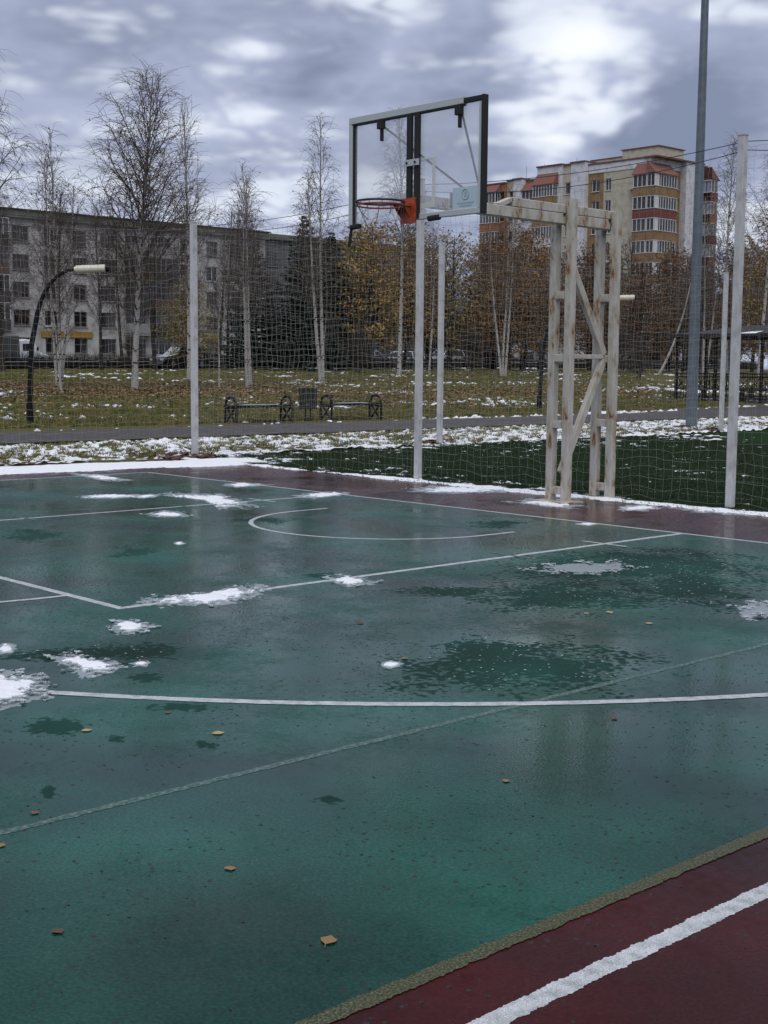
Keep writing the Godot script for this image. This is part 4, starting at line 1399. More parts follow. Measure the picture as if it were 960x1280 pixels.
	# shrubs
	var shrubs := [[-40.2, -56.8, 2.4, "bare shrub cut low beside the leaning birch"], [-60.5, -52.0, 3.0, "bare shrub in the meadow before the spruces"], [-63.0, -66.0, 3.2, "bare shrub before the golden tree"], [-55.0, -74.5, 3.4, "bare shrub right of the stand at the meadow's end"], [-50.0, -78.0, 3.2, "bare shrub left of the pavilion"], [-71.0, -40.5, 2.6, "bare shrub in front of the snowy car"]]
	for e in shrubs:
		tree(K.shrub, "bare_shrub", e[3], "shrub", e[0], e[1], e[2], e[0], M.darkbark, tw[1], null, "bare shrubs at the end of the meadow")
	# distant wood closing the view behind the road
	var far := MultiMesh.new()
	far.transform_format = MultiMesh.TRANSFORM_3D
	far.mesh = K.leafy2.crown
	var xs := []
	for i in 240:
		var s := rng.randf_range(205.0, 270.0)
		var lat := rng.randf_range(-0.35, 0.45) * s
		var x := 9.485 + lat * 0.68 - 0.7333 * s
		var z := 10.331 - lat * 0.7333 - 0.68 * s
		xs.append(Transform3D(Basis(Vector3.UP, rng.randf() * TAU).scaled(Vector3.ONE * rng.randf_range(0.8, 1.3)), on_land(x, z)))
	scatter("far_wood", K.leafy2.crown, M.twig[1], xs, "distant bare wood closing the view behind the houses")

# ---------------------------------------------------------------- net fences
func net_mesh(a: Vector3, b: Vector3, h: float, cell: float, seed_: int, thick: float) -> ArrayMesh:
	var f := noise(seed_, 0.5, 3)
	var m := MB.new()
	var run := a.distance_to(b)
	var d := (b - a).normalized()
	var n := d.cross(Vector3.UP)
	var nx := int(run / cell)
	var ny := int(h / cell)
	var grid := PackedVector3Array()
	for i in nx + 1:
		var u := float(i) / nx
		var sag := 0.16 * 4.0 * u * (1.0 - u)
		for j in ny + 1:
			var w := float(j) / ny
			var x := u * run + f.get_noise_2d(i * 0.35 + 9.0, j * 0.35) * 0.05
			var y := w * (h - sag) + 0.03 + f.get_noise_2d(i * 0.3, j * 0.3 + 40.0) * 0.06 + f.get_noise_2d(i * 1.5, j * 1.5) * 0.012
			var o := f.get_noise_2d(u * run * 1.2, w * h + 90.0) * 0.10 * sin(PI * u)
			grid.append(a + d * x + n * o + Vector3(0, maxf(y, 0.012), 0))
	for i in nx + 1:
		m.thread(grid.slice(i * (ny + 1), (i + 1) * (ny + 1)), thick, thick)
	for j in ny + 1:
		var row := PackedVector3Array()
		for i in nx + 1:
			row.append(grid[i * (ny + 1) + j])
		m.thread(row, thick, thick)
	return m.mesh()

func rope_mesh(a: Vector3, b: Vector3, sag: float, r: float) -> ArrayMesh:
	var m := MB.new()
	var pts := PackedVector3Array()
	for i in 25:
		var u := i / 24.0
		pts.append(a.lerp(b, u) - Vector3(0, sag * 4.0 * u * (1.0 - u), 0))
	m.thread(pts, r, r)
	return m.mesh()

func net_post(x: float, z: float, h: float, w: float, label: String, group: String) -> void:
	var t := thing("net_post", label, "post", Vector3(x, 0, z), 0.0, group)
	var b := MB.new()
	b.bar(Vector3(0, -0.05, 0), Vector3(0, h, 0), w, w, Vector3.RIGHT, 0.005)
	part("shaft", b.mesh(), M.post, t)
	var c := MB.new()
	c.bar(Vector3(0, h, 0), Vector3(0, h + 0.018, 0), w + 0.012, w + 0.012, Vector3.RIGHT, 0.003)
	part("cap", c.mesh(), M.post, t)
	for y in [0.3, h - 0.15]:
		var e := MB.new()
		e.tube(PackedVector3Array([Vector3(0, y, -w * 0.5), Vector3(0, y + 0.02, -w * 0.5 - 0.035), Vector3(0, y - 0.02, -w * 0.5 - 0.05)]), taper(3, 0.006, 0.006), 5)
		part("hook", e.mesh(), M.wire, t)

func net_panel(a: Vector3, b: Vector3, h0: float, h1: float, seed_: int, thick: float, label: String, group: String) -> void:
	var h := (h0 + h1) * 0.5 - 0.14
	var t := thing("safety_net", label, "net", a, 0.0, group)
	part("netting", net_mesh(Vector3.ZERO, b - a, h, 0.112, seed_, thick), M.cord, t)
	part("head_rope", rope_mesh(Vector3(0, h0 - 0.14, 0), b - a + Vector3(0, h1 - 0.14, 0), 0.16, 0.005), M.wire, t)
	part("top_cable", rope_mesh(Vector3(0, h0 - 0.05, 0), b - a + Vector3(0, h1 - 0.05, 0), 0.10, 0.005), M.wire, t)

func build_fences() -> void:
	var g1 := "posts between court and turf"
	var g2 := "posts along the far side of the turf"
	net_post(-8.68, -2.3, 3.76, 0.09, "pale square post at the far court corner beside the largest birch", g1)
	net_post(-3.37, -2.2, 3.93, 0.08, "tall pale square post standing under the backboard", g1)
	net_post(1.39, -2.29, 3.95, 0.08, "tall pale square post nearest the right edge of the frame", g1)
	net_post(6.1, -2.25, 3.95, 0.08, "tall pale post holding the outer end of the rightmost net", g1)
	net_post(-8.95, -8.22, 3.82, 0.09, "shorter pale post behind the turf, right of the backboard post", g2)
	net_post(-8.9, -12.9, 3.8, 0.09, "pale post behind the turf seen between the stand's legs", g2)
	net_post(-8.85, -17.75, 3.78, 0.09, "pale post beyond the turf, half hidden by the right net post", g2)
	net_post(-8.8, -22.7, 3.8, 0.09, "last pale post beyond the turf, farthest along the net", g2)
	net_post(-8.8, 3.2, 3.85, 0.09, "pale post holding the leftmost net on the far court side", g2)
	var p := [Vector3(-8.68, 0, -2.36), Vector3(-3.37, 0, -2.30), Vector3(1.39, 0, -2.36), Vector3(6.1, 0, -2.32)]
	net_panel(p[0], p[1], 3.76, 3.93, 301, 0.0014, "white net stretched from the corner post to the backboard post", "nets between court and turf")
	net_panel(p[1], p[2], 3.93, 3.95, 302, 0.0014, "white net hanging behind the basketball stand", "nets between court and turf")
	net_panel(p[2], p[3], 3.95, 3.95, 303, 0.0013, "white net right of the nearest tall post", "nets between court and turf")
	var q := [Vector3(-8.86, 0, 3.2), Vector3(-8.76, 0, -2.3), Vector3(-9.02, 0, -8.22), Vector3(-8.97, 0, -12.9), Vector3(-8.92, 0, -17.75), Vector3(-8.87, 0, -22.7)]
	var names := ["white net on the far court side before the long slab", "white net behind the turf from corner post to second post", "white net behind the turf beyond the basketball stand", "white net behind the turf left of the floodlight pole", "white net behind the turf at the right frame edge"]
	for i in 5:
		net_panel(q[i], q[i + 1], 3.8, 3.8, 310 + i, 0.0017, names[i], "nets along the far side")
	# floodlight pole
	var t := thing("floodlight_pole", "tall blue grey tapered steel pole rising out of the frame", "pole", Vector3(-10.35, 0, -18.7))
	var b := MB.new()
	b.tube(PackedVector3Array([Vector3(0, 0.0, 0), Vector3(0, 4, 0), Vector3(0, 9, 0), Vector3(0, 16, 0)]), PackedFloat32Array([0.147, 0.125, 0.10, 0.07]), 12)
	part("shaft", b.mesh(), M.pole, t)
	var fl := MB.new()
	fl.box(Vector3(0, 0.02, 0), Vector3(0.46, 0.04, 0.46))
	for k in 4:
		var a := k * PI / 2 + PI / 4
		fl.tube(PackedVector3Array([Vector3(cos(a), 0, sin(a)) * 0.25 + Vector3(0, 0.04, 0), Vector3(cos(a), 0, sin(a)) * 0.25 + Vector3(0, 0.1, 0)]), taper(2, 0.015, 0.015), 6, true)
	part("base_flange", fl.mesh(), M.pole, t)
	var hd := MB.new()
	hd.box(Vector3(0, 16.0, 0), Vector3(0.1, 0.1, 1.6))
	for k in 3:
		hd.box(Vector3(0.18, 16.15, (k - 1) * 0.6), Vector3(0.2, 0.35, 0.42), Basis(Vector3.BACK, -0.5))
	part("lamp_head", hd.mesh(), M.pole, t)

# ---------------------------------------------------------------- basketball stand
func build_stand() -> void:
	var t := thing("basketball_stand", "rust streaked white steel basketball stand with glass backboard and orange hoop", "basketball stand", Vector3(0, 0, 0))
	var S: Material = M.stand
	var w := 0.092
	# posts: x, z, height
	for e in [[-0.362, -1.37, 3.075], [-0.14, -1.37, 3.34], [-0.362, -2.16, 3.075], [-0.14, -2.16, 3.26]]:
		var b := MB.new()
		b.bar(Vector3(e[0], 0.012, e[1]), Vector3(e[0], e[2], e[1]), w, w, Vector3.RIGHT, 0.006)
		part("post", b.mesh(), S, t)
	for z in [-1.37, -2.16]:
		for y in [0.13, 0.87, 1.61, 2.30]:
			var b := MB.new()
			b.bar(Vector3(-0.313, y, z), Vector3(-0.189, y, z), 0.085, 0.085, Vector3.UP, 0.005)
			part("rung", b.mesh(), S, t)
		var pl := MB.new()
		pl.box(Vector3(-0.25, 0.008, z), Vector3(0.5, 0.014, 0.28))
		part("foot_plate", pl.mesh(), S, t)
	# bracing between front and rear posts
	for e in [[Vector3(-0.25, 2.80, -1.41), Vector3(-0.25, 1.66, -2.12), 0.09], [Vector3(-0.25, 1.60, -2.12), Vector3(-0.25, 0.33, -1.41), 0.09], [Vector3(-0.25, 1.63, -1.43), Vector3(-0.25, 1.63, -2.10), 0.05]]:
		var b := MB.new()
		b.bar(e[0], e[1], 0.06, e[2], Vector3.RIGHT, 0.005)
		part("brace", b.mesh(), S, t)
	# arm of two stacked channels
	var b1 := MB.new()
	b1.bar(Vector3(-0.25, 3.135, 1.05), Vector3(-0.25, 3.125, -2.32), 0.10, 0.112, Vector3.RIGHT, 0.006)
	part("arm", b1.mesh(), S, t)
	var b2 := MB.new()
	b2.bar(Vector3(-0.25, 3.238, -0.46), Vector3(-0.25, 3.233, -2.32), 0.096, 0.094, Vector3.RIGHT, 0.006)
	b2.bar(Vector3(-0.25, 3.185, -0.26), Vector3(-0.25, 3.262, -0.47), 0.096, 0.05, Vector3.RIGHT, 0.005)
	part("upper_arm", b2.mesh(), S, t)
	for z in [-1.3, -1.44, -2.1, -2.22]:
		var bo := MB.new()
		bo.tube(PackedVector3Array([Vector3(-0.198, 3.17, z), Vector3(-0.182, 3.17, z)]), taper(2, 0.014, 0.014), 6, true)
		part("bolt", bo.mesh(), M.iron, t)
	# backboard
	var z := 1.17
	var board := part("backboard", (func() -> ArrayMesh:
		var g := MB.new()
		g.box(Vector3(0.0, 3.423, z), Vector3(1.76, 1.0, 0.012))
		return g.mesh()).call(), M.board_glass, t)
	board.set_meta("label", "milky glass backboard pane in a dark and silver frame")
	var fr := MB.new()
	fr.bar(Vector3(-0.925, 3.94, z), Vector3(0.66, 3.94, z), 0.066, 0.058, Vector3.UP, 0.004)
	part("top_rail", fr.mesh(), M.alu, board)
	var fb := MB.new()
	fb.bar(Vector3(0.66, 3.935, z), Vector3(0.92, 3.935, z), 0.045, 0.045, Vector3.UP, 0.004)
	fb.bar(Vector3(-0.885, 3.899, z + 0.006), Vector3(0.66, 3.899, z + 0.006), 0.018, 0.045, Vector3.UP, 0.003)
	part("top_seal", fb.mesh(), M.rubber, board)
	var fl := MB.new()
	fl.bar(Vector3(-0.9, 2.90, z), Vector3(-0.9, 3.907, z), 0.062, 0.056, Vector3.RIGHT, 0.004)
	part("side_rail", fl.mesh(), M.alu, board)
	var fs := MB.new()
	fs.bar(Vector3(-0.861, 2.91, z + 0.004), Vector3(-0.861, 3.89, z + 0.004), 0.018, 0.05, Vector3.RIGHT, 0.003)
	part("side_seal", fs.mesh(), M.rubber, board)
	var f2 := MB.new()
	f2.bar(Vector3(0.908, 2.90, z), Vector3(0.908, 3.958, z), 0.036, 0.06, Vector3.RIGHT, 0.004)
	part("side_seal", f2.mesh(), M.rubber, board)
	var f3 := MB.new()
	f3.bar(Vector3(0.868, 2.95, z), Vector3(0.868, 3.9, z), 0.03, 0.045, Vector3.RIGHT, 0.004)
	part("side_rail", f3.mesh(), M.alu, board)
	var f4 := MB.new()
	f4.bar(Vector3(0.02, 2.93, z), Vector3(0.885, 2.93, z), 0.055, 0.045, Vector3.UP, 0.004)
	part("bottom_rail", f4.mesh(), M.alu, board)
	# dark upright bars behind the pane and the plate that joins them
	for x in [-0.046, 0.058]:
		var ub := MB.new()
		ub.bar(Vector3(x, 2.92, z + 0.024), Vector3(x, 3.90, z + 0.024), 0.066, 0.03, Vector3.RIGHT, 0.003)
		part("upright_bar", ub.mesh(), M.rubber, board)
	var cp := MB.new()
	cp.box(Vector3(0.008, 3.44, z + 0.05), Vector3(0.19, 0.06, 0.016))
	part("joint_plate", cp.mesh(), M.alu, board)
	for x in [-0.05, 0.062]:
		var bo := MB.new()
		bo.tube(PackedVector3Array([Vector3(x, 3.44, z + 0.055), Vector3(x, 3.44, z + 0.068)]), taper(2, 0.012, 0.012), 6, true)
		part("bolt", bo.mesh(), M.iron, board)
	# what is left of the white target square
	var tg := MB.new()
	tg.box(Vector3(0.268, 3.24, z + 0.009), Vector3(0.035, 0.46, 0.004))
	tg.box(Vector3(0.16, 3.028, z + 0.009), Vector3(0.25, 0.05, 0.0045))
	tg.box(Vector3(0.175, 3.465, z + 0.009), Vector3(0.16, 0.018, 0.0045))
	part("target_line", tg.mesh(), M.whitepaint, board)
	# sticker with a faded round emblem and lines of small print
	var sk := MB.new()
	sk.box(Vector3(0.69, 3.055, z + 0.009), Vector3(0.335, 0.205, 0.004))
	part("sticker", sk.mesh(), M.sticker, board)
	var em := MB.new()
	var ring := PackedVector3Array()
	for i in 21:
		ring.append(Vector3(0.69 + cos(TAU * i / 20.0) * 0.042, 3.09 + sin(TAU * i / 20.0) * 0.048, z + 0.012))
	em.tube(ring, taper(21, 0.005, 0.005), 4)
	em.box(Vector3(0.69, 3.09, z + 0.012), Vector3(0.03, 0.05, 0.002))
	for k in 2:
		em.box(Vector3(0.69, 3.012 - k * 0.026, z + 0.012), Vector3(0.21 - k * 0.05, 0.013, 0.002))
	part("emblem", em.mesh(), M.ink, board)
	var lb := MB.new()
	lb.box(Vector3(0.49, 3.05, z - 0.03), Vector3(0.05, 0.14, 0.03))
	part("clip", lb.mesh(), M.rubber, board)
	# torn corner pads
	var pad := MB.new()
	pad.bar(Vector3(-0.90, 2.895, z + 0.01), Vector3(-0.78, 2.90, z + 0.01), 0.045, 0.06, Vector3.UP, 0.01)
	pad.bar(Vector3(-0.93, 2.70, z + 0.02), Vector3(-0.89, 2.88, z + 0.02), 0.03, 0.02, Vector3.RIGHT, 0.004)
	pad.bar(Vector3(0.22, 2.90, z + 0.02), Vector3(0.36, 2.905, z + 0.02), 0.05, 0.05, Vector3.UP, 0.012)
	part("pad_scrap", pad.mesh(), M.rubber, board)
	# brackets and tie rods from the top of the board to the arm
	for x in [-0.52, 0.54]:
		var br := MB.new()
		br.box(Vector3(x + 0.07, 3.855, z + 0.03), Vector3(0.07, 0.09, 0.05))
		br.box(Vector3(x + 0.08, 3.76, z + 0.028), Vector3(0.022, 0.13, 0.03))
		part("bracket", br.mesh(), M.rubber, board)
		var rod := MB.new()
		rod.tube(PackedVector3Array([Vector3(x + 0.05, 3.84, z - 0.03), Vector3(-0.25, 3.19, -0.06)]), taper(2, 0.011, 0.011), 6)
		part("tie_rod", rod.mesh(), M.iron, t)
	# hoop
	var c := Vector3(-0.075, 3.05, 1.545)
	var hb := MB.new()
	hb.box(Vector3(-0.03, 2.99, z + 0.05), Vector3(0.20, 0.24, 0.018))
	hb.box(Vector3(-0.055, 3.045, z + 0.085), Vector3(0.15, 0.03, 0.12))
	for sx in [-0.075, 0.055]:
		hb.tri(Vector3(-0.055 + sx, 3.05, z + 0.03), Vector3(-0.055 + sx, 2.89, z + 0.03), Vector3(-0.055 + sx, 3.04, z + 0.16))
		hb.tri(Vector3(-0.05 + sx, 3.05, z + 0.03), Vector3(-0.05 + sx, 3.04, z + 0.16), Vector3(-0.05 + sx, 2.89, z + 0.03))
	var hoop := part("hoop", hb.mesh(), M.orange, t)
	hoop.set_meta("label", "orange hoop bracket with dark worn rim")
	for e in [[0.0, 0.0105, M.rim], [-0.034, 0.0085, M.rimred]]:
		var rm := MB.new()
		var ps := PackedVector3Array()
		for i in 49:
			var a := TAU * i / 48.0
			ps.append(c + Vector3(cos(a) * 0.228, e[0], sin(a) * 0.228))
		rm.tube(ps, taper(49, e[1], e[1]), 8)
		part("rim", rm.mesh(), e[2], hoop)
	var r := RandomNumberGenerator.new()
	r.seed = 8
	for i in 12:
		var a := TAU * (i + 0.3) / 12.0
		var p := c + Vector3(cos(a) * 0.228, -0.01, sin(a) * 0.228)
		var st := MB.new()
		var d := Vector3(r.randf_range(-0.3, 0.3) - cos(a) * 0.25, -1.0, r.randf_range(-0.3, 0.3) - sin(a) * 0.25).normalized()
		st.thread(grow(r, p, d, r.randf_range(0.07, 0.30), 5, Vector3(r.randf_range(-0.5, 0.5), -0.2, r.randf_range(-0.5, 0.5)), 0.12), 0.004, 0.003)
		part("net_strand", st.mesh(), M.wire if i % 3 else M.cord, hoop)

# ---------------------------------------------------------------- street furniture
func street_lamp(x: float, z: float, reach: float, label: String) -> void:
	var t := thing("street_lamp", label, "lamp post", on_land(x, z), 0.82, "swan neck park lamps")
	var b := MB.new()
	var pts := PackedVector3Array([Vector3(0, -0.05, 0), Vector3(0.02, 1.0, 0), Vector3(0.08, 2.0, 0), Vector3(0.24, 2.75, 0)])
	for i in 7:
		var a := i / 6.0
		pts.append(Vector3(0.24 + 0.15 * a + reach * pow(a, 1.5), 2.75 + 1.08 * sin(a * PI * 0.5), 0))
	b.tube(pts, PackedFloat32Array([0.075, 0.07, 0.066, 0.064, 0.06, 0.056, 0.052, 0.048, 0.045, 0.042, 0.04]), 9, true)
	part("pole", b.mesh(), M.black, t)
	var c := MB.new()
	c.tube(PackedVector3Array([Vector3(0, -0.04, 0), Vector3(0, 0.5, 0)]), taper(2, 0.1, 0.095), 9, true)
	part("base_sleeve", c.mesh(), M.black, t)
	var e: Vector3 = pts[pts.size() - 1]
	var h := MB.new()
	h.tube(PackedVector3Array([e + Vector3(-0.02, 0, 0), e + Vector3(0.04, 0, 0), e + Vector3(0.72, 0.03, 0), e + Vector3(0.76, 0.03, 0)]), PackedFloat32Array([0.05, 0.095, 0.095, 0.085]), 10, true)
	part("lamp_shade", h.mesh(), M.lamp_white, t)
	var k := MB.new()
	k.tube(PackedVector3Array([e + Vector3(0.76, 0.03, 0), e + Vector3(0.85, 0.035, 0)]), taper(2, 0.098, 0.085), 10, true)
	part("end_cap", k.mesh(), M.black, t)

func bench(x: float, z: float, label: String) -> void:
	var t := thing("park_bench", label, "bench", on_land(x, z), 0.0, "park benches along the path")
	for s in [-0.92, 0.92]:
		var b := MB.new()
		var pts := PackedVector3Array()
		pts.append(Vector3(-0.24, -0.02, s))
		pts.append(Vector3(-0.235, 0.44, s))
		for i in 9:
			var a := PI - PI * i / 8.0
			pts.append(Vector3(cos(a) * 0.225, 0.47 + sin(a) * 0.22, s))
		pts.append(Vector3(0.235, 0.44, s))
		pts.append(Vector3(0.24, -0.02, s))
		b.tube(pts, taper(pts.size(), 0.036, 0.036), 7, true)
		for k in [-1.0, 1.0]:
			var q := PackedVector3Array()
			for i in 7:
				var a := i / 6.0
				q.append(Vector3(k * (0.17 * pow(absf(a - 0.5) * 2.0, 1.5) + 0.02), 0.05 + 0.36 * a, s))
			b.tube(q, taper(7, 0.028, 0.028), 6)
		b.bar(Vector3(-0.23, 0.40, s), Vector3(0.23, 0.40, s), 0.04, 0.035, Vector3.UP, 0.004)
		part("end_frame", b.mesh(), M.black, t)
	for i in 4:
		var b := MB.new()
		b.bar(Vector3(-0.165 + i * 0.11, 0.44, -0.98), Vector3(-0.165 + i * 0.11, 0.44, 0.98), 0.095, 0.06, Vector3.RIGHT, 0.006)
		part("slat", b.mesh(), M.black, t)
	var sn := MB.new()
	sn.bar(Vector3(-0.05, 0.477, -0.6), Vector3(-0.04, 0.477, 0.5), 0.2, 0.012, Vector3.RIGHT, 0.006)
	var o := part("snow_layer", sn.mesh(), M.slush, t)
	o.set_meta("label", "thin layer of wet snow on the seat")

func build_street() -> void:
	street_lamp(-21.3, -6.1, 0.8, "black swan neck lamp post with white shade before the grey slab")
	street_lamp(-20.9, -25.1, 2.0, "black swan neck lamp post half hidden behind the basketball stand")
	bench(-18.75, -11.35, "black bench with arched ends left of the litter bin")
	bench(-18.95, -14.75, "black bench with arched ends right of the litter bin")
	# litter bin
	var t := thing("litter_bin", "black slatted litter bin on a post between the two benches", "bin", on_land(-18.8, -13.05))
	for s in [-1, 1]:
		var b := MB.new()
		b.bar(Vector3(0, -0.02, s * 0.09), Vector3(0, 0.42, s * 0.09), 0.04, 0.04)
		part("leg", b.mesh(), M.black, t)
	var fl := MB.new()
	fl.box(Vector3(0, 0.36, 0), Vector3(0.34, 0.02, 0.34))
	part("bottom_plate", fl.mesh(), M.black, t)
	for k in 4:
		for i in 6:
			var b := MB.new()
			var u := -0.145 + i * 0.058
			var a := k * PI / 2
			var p := Vector3(u, 0, 0.175).rotated(Vector3.UP, a)
			b.bar(p + Vector3(0, 0.34, 0), p + Vector3(0, 0.90, 0), 0.046, 0.012, Vector3.RIGHT.rotated(Vector3.UP, a), 0.002)
			part("slat", b.mesh(), M.iron, t)
	for y in [0.40, 0.62, 0.86]:
		var b := MB.new()
		for k in 4:
			var a := k * PI / 2
			b.bar(Vector3(-0.17, y, 0.163).rotated(Vector3.UP, a), Vector3(0.17, y, 0.163).rotated(Vector3.UP, a), 0.03, 0.008, Vector3.UP, 0.001)
		part("band", b.mesh(), M.black, t)
	# pavilion
	var g := thing("pavilion", "dark open park pavilion with lattice railing and low metal roof", "pavilion", on_land(-20.2, -38.3))
	var hx := 2.9
	var hz := 2.1
	var posts := [[-hx, hz], [-hx * 0.36, hz], [hx * 0.36, hz], [hx, hz], [-hx, -hz], [-hx * 0.36, -hz], [hx * 0.36, -hz], [hx, -hz], [-hx, 0.0], [hx, 0.0]]
	for e in posts:
		var b := MB.new()
		b.bar(Vector3(e[0], -0.1, e[1]), Vector3(e[0], 2.55, e[1]), 0.11, 0.11, Vector3.RIGHT, 0.008)
		part("post", b.mesh(), M.black, g)
	var beam := MB.new()
	for s in [-1, 1]:
		beam.bar(Vector3(-hx - 0.2, 2.58, s * hz), Vector3(hx + 0.2, 2.58, s * hz), 0.14, 0.10, Vector3.UP, 0.006)
		beam.bar(Vector3(s * hx, 2.581, -hz - 0.2), Vector3(s * hx, 2.581, hz + 0.2), 0.12, 0.09, Vector3.UP, 0.006)
	part("beam", beam.mesh(), M.black, g)
	var rf := MB.new()
	var ox := hx + 0.45
	var oz := hz + 0.45
	var c := [Vector3(-ox, 2.62, oz), Vector3(ox, 2.62, oz), Vector3(ox, 2.62, -oz), Vector3(-ox, 2.62, -oz)]
	var ri := [Vector3(-0.9, 3.05, 0), Vector3(0.9, 3.05, 0)]
	rf.quad(c[0], c[1], ri[1], ri[0])
	rf.quad(c[2], c[3], ri[0], ri[1])
	rf.tri(c[1], c[2], ri[1])
	rf.tri(c[3], c[0], ri[0])
	rf.quad(c[3], c[2], c[1], c[0])
	for i in 4:
		rf.bar(c[i] + Vector3(0, -0.02, 0), c[(i + 1) % 4] + Vector3(0, -0.02, 0), 0.12, 0.04, Vector3.UP, 0.004)
	part("roof", rf.mesh(), mat(lin(0.02, 0.019, 0.019), 0.85), g)
	var sn := MB.new()
	sn.quad(Vector3(0.0, 2.65, oz - 0.05), Vector3(0.9, 2.655, oz - 0.1), Vector3(0.95, 2.77, oz * 0.75), Vector3(0.4, 2.73, oz * 0.82))
	part("roof_snow", sn.mesh(), M.snow, g)
	# railing panels with crossed bars
	var bays := []
	for s in [-1, 1]:
		for i in 3:
			var a0: float = [-hx, -hx * 0.36, hx * 0.36][i]
			var a1: float = [-hx * 0.36, hx * 0.36, hx][i]
			if not (s == 1 and i == 1):
				bays.append([Vector3(a0, 0, s * hz), Vector3(a1, 0, s * hz)])
		for i in 2:
			bays.append([Vector3(s * hx, 0, -hz + i * hz), Vector3(s * hx, 0, i * hz)])
	bays.append([Vector3(-hx * 0.36, 0, hz), Vector3(hx * 0.36, 0, hz)])
	for e in bays:
		var b := MB.new()
		var p: Vector3 = e[0]
		var q: Vector3 = e[1]
		var d := (q - p).normalized()
		p += d * 0.055
		q -= d * 0.055
		for y in [0.12, 0.45, 0.95, 1.08]:
			b.bar(p + Vector3(0, y, 0), q + Vector3(0, y, 0), 0.04, 0.04, Vector3.UP, 0.003)
		var n := 8
		for i in n + 1:
			b.bar(p.lerp(q, i / float(n)) + Vector3(0, 0.12, 0), p.lerp(q, i / float(n)) + Vector3(0, 1.06, 0), 0.022, 0.022, d, 0.002)
		for i in n / 2:
			var a := p.lerp(q, i * 2.0 / n)
			var z := p.lerp(q, (i * 2.0 + 2.0) / n)
			b.bar(a + Vector3(0, 0.46, 0), z + Vector3(0, 0.94, 0), 0.024, 0.024, d.cross(Vector3.UP), 0.002)
			b.bar(a + Vector3(0, 0.94, 0), z + Vector3(0, 0.46, 0), 0.024, 0.022, d.cross(Vector3.UP), 0.002)
		part("railing", b.mesh(), M.black, g)
	for s in [-1, 1]:
		var b := MB.new()
		b.box(Vector3(0, 0.45, s * (hz - 0.35)), Vector3(hx * 1.7, 0.05, 0.4))
		for x in [-1.8, 0.0, 1.8]:
			b.box(Vector3(x, 0.2, s * (hz - 0.35)), Vector3(0.06, 0.45, 0.3))
		part("seat", b.mesh(), M.iron, g)
	# low pipe railing along the far end of the meadow, one object per length
	for i in 18:
		var z0 := -130.0 + i * 6.6
		var x := -80.5
		var rl := thing("pipe_railing", "pale low pipe railing along the road, one of a row of equal lengths", "railing", on_land(x, z0 + 3.2), 0.0, "pipe railings along the road")
		for k in 3:
			var b := MB.new()
			b.tube(PackedVector3Array([Vector3(0, -0.3, -3.1 + k * 3.1), Vector3(0, 0.55, -3.1 + k * 3.1)]), taper(2, 0.03, 0.03), 6, true)
			part("upright", b.mesh(), M.iron, rl)
		for y in [0.52, 0.22]:
			var b := MB.new()
			var lift := land(x, z0 + 6.4) - land(x, z0)
			b.tube(PackedVector3Array([Vector3(0, y - lift * 0.5, -3.2), Vector3(0, y + lift * 0.5, 3.2)]), taper(2, 0.035, 0.035), 6, true)
			part("rail", b.mesh(), M.balcony_grey if y > 0.5 else M.iron, rl)
	# clipped bare hedge between railing and road
	var tw := MB.new()
	var r := RandomNumberGenerator.new()
	r.seed = 77
	for i in 420:
		var p := Vector3(r.randf_range(-0.4, 0.4), 0, r.randf_range(-2.2, 2.2))
		var ps := grow(r, p, Vector3(r.randf_range(-0.6, 0.6), 1, r.randf_range(-0.6, 0.6)).normalized(), r.randf_range(0.6, 1.0), 3, Vector3.ZERO, 0.2)
		tw.thread(ps, 0.016, 0.008)
		for k in 3:
			tw.thread(grow(r, ps[1 + k % 3], Vector3(r.randf_range(-1, 1), 0.6, r.randf_range(-1, 1)).normalized(), r.randf_range(0.25, 0.5), 2, Vector3.ZERO, 0.2), 0.011, 0.006)
	var hm := tw.mesh()
	for i in 27:
		var z := -134.0 + i * 4.3
		var o := solo("hedge", hm, mat(lin(0.022, 0.018, 0.014), 0.9) if i == 0 else M.hedge, "dark bare hedge section along the road, one of a continuous row", "hedge", on_land(-81.4, z), "bare hedge along the road")
		if i == 0:
			M.hedge = o.material_override
		o.rotation.y = 0.0 if i % 2 else PI

# ---------------------------------------------------------------- vehicles
# car body lofted from side stations; faces +z. stations: [z, sill, belt, roof or belt, half width low, half width belt, half width roof]
func wheel(parent: Node, at: Vector3, r: float) -> void:
	var ty := MB.new()
	var s := signf(at.x)
	ty.tube(PackedVector3Array([at - Vector3(s * 0.1, 0, 0), at - Vector3(s * 0.09, 0, 0), at + Vector3(s * 0.09, 0, 0), at + Vector3(s * 0.1, 0, 0)]), PackedFloat32Array([r * 0.9, r, r, r * 0.9]), 20, true)
	var o := part("wheel", ty.mesh(), M.tyre, parent)
	var h := MB.new()
	h.tube(PackedVector3Array([at + Vector3(s * 0.095, 0, 0), at + Vector3(s * 0.112, 0, 0)]), PackedFloat32Array([r * 0.62, r * 0.52]), 12, true)
	part("rim", h.mesh(), M.hub, o)

func loft(b: MB, rings: Array) -> void:
	for i in rings.size() - 1:
		var p: Array = rings[i]
		var q: Array = rings[i + 1]
		for j in p.size() - 1:
			b.quad(p[j], p[j + 1], q[j + 1], q[j])

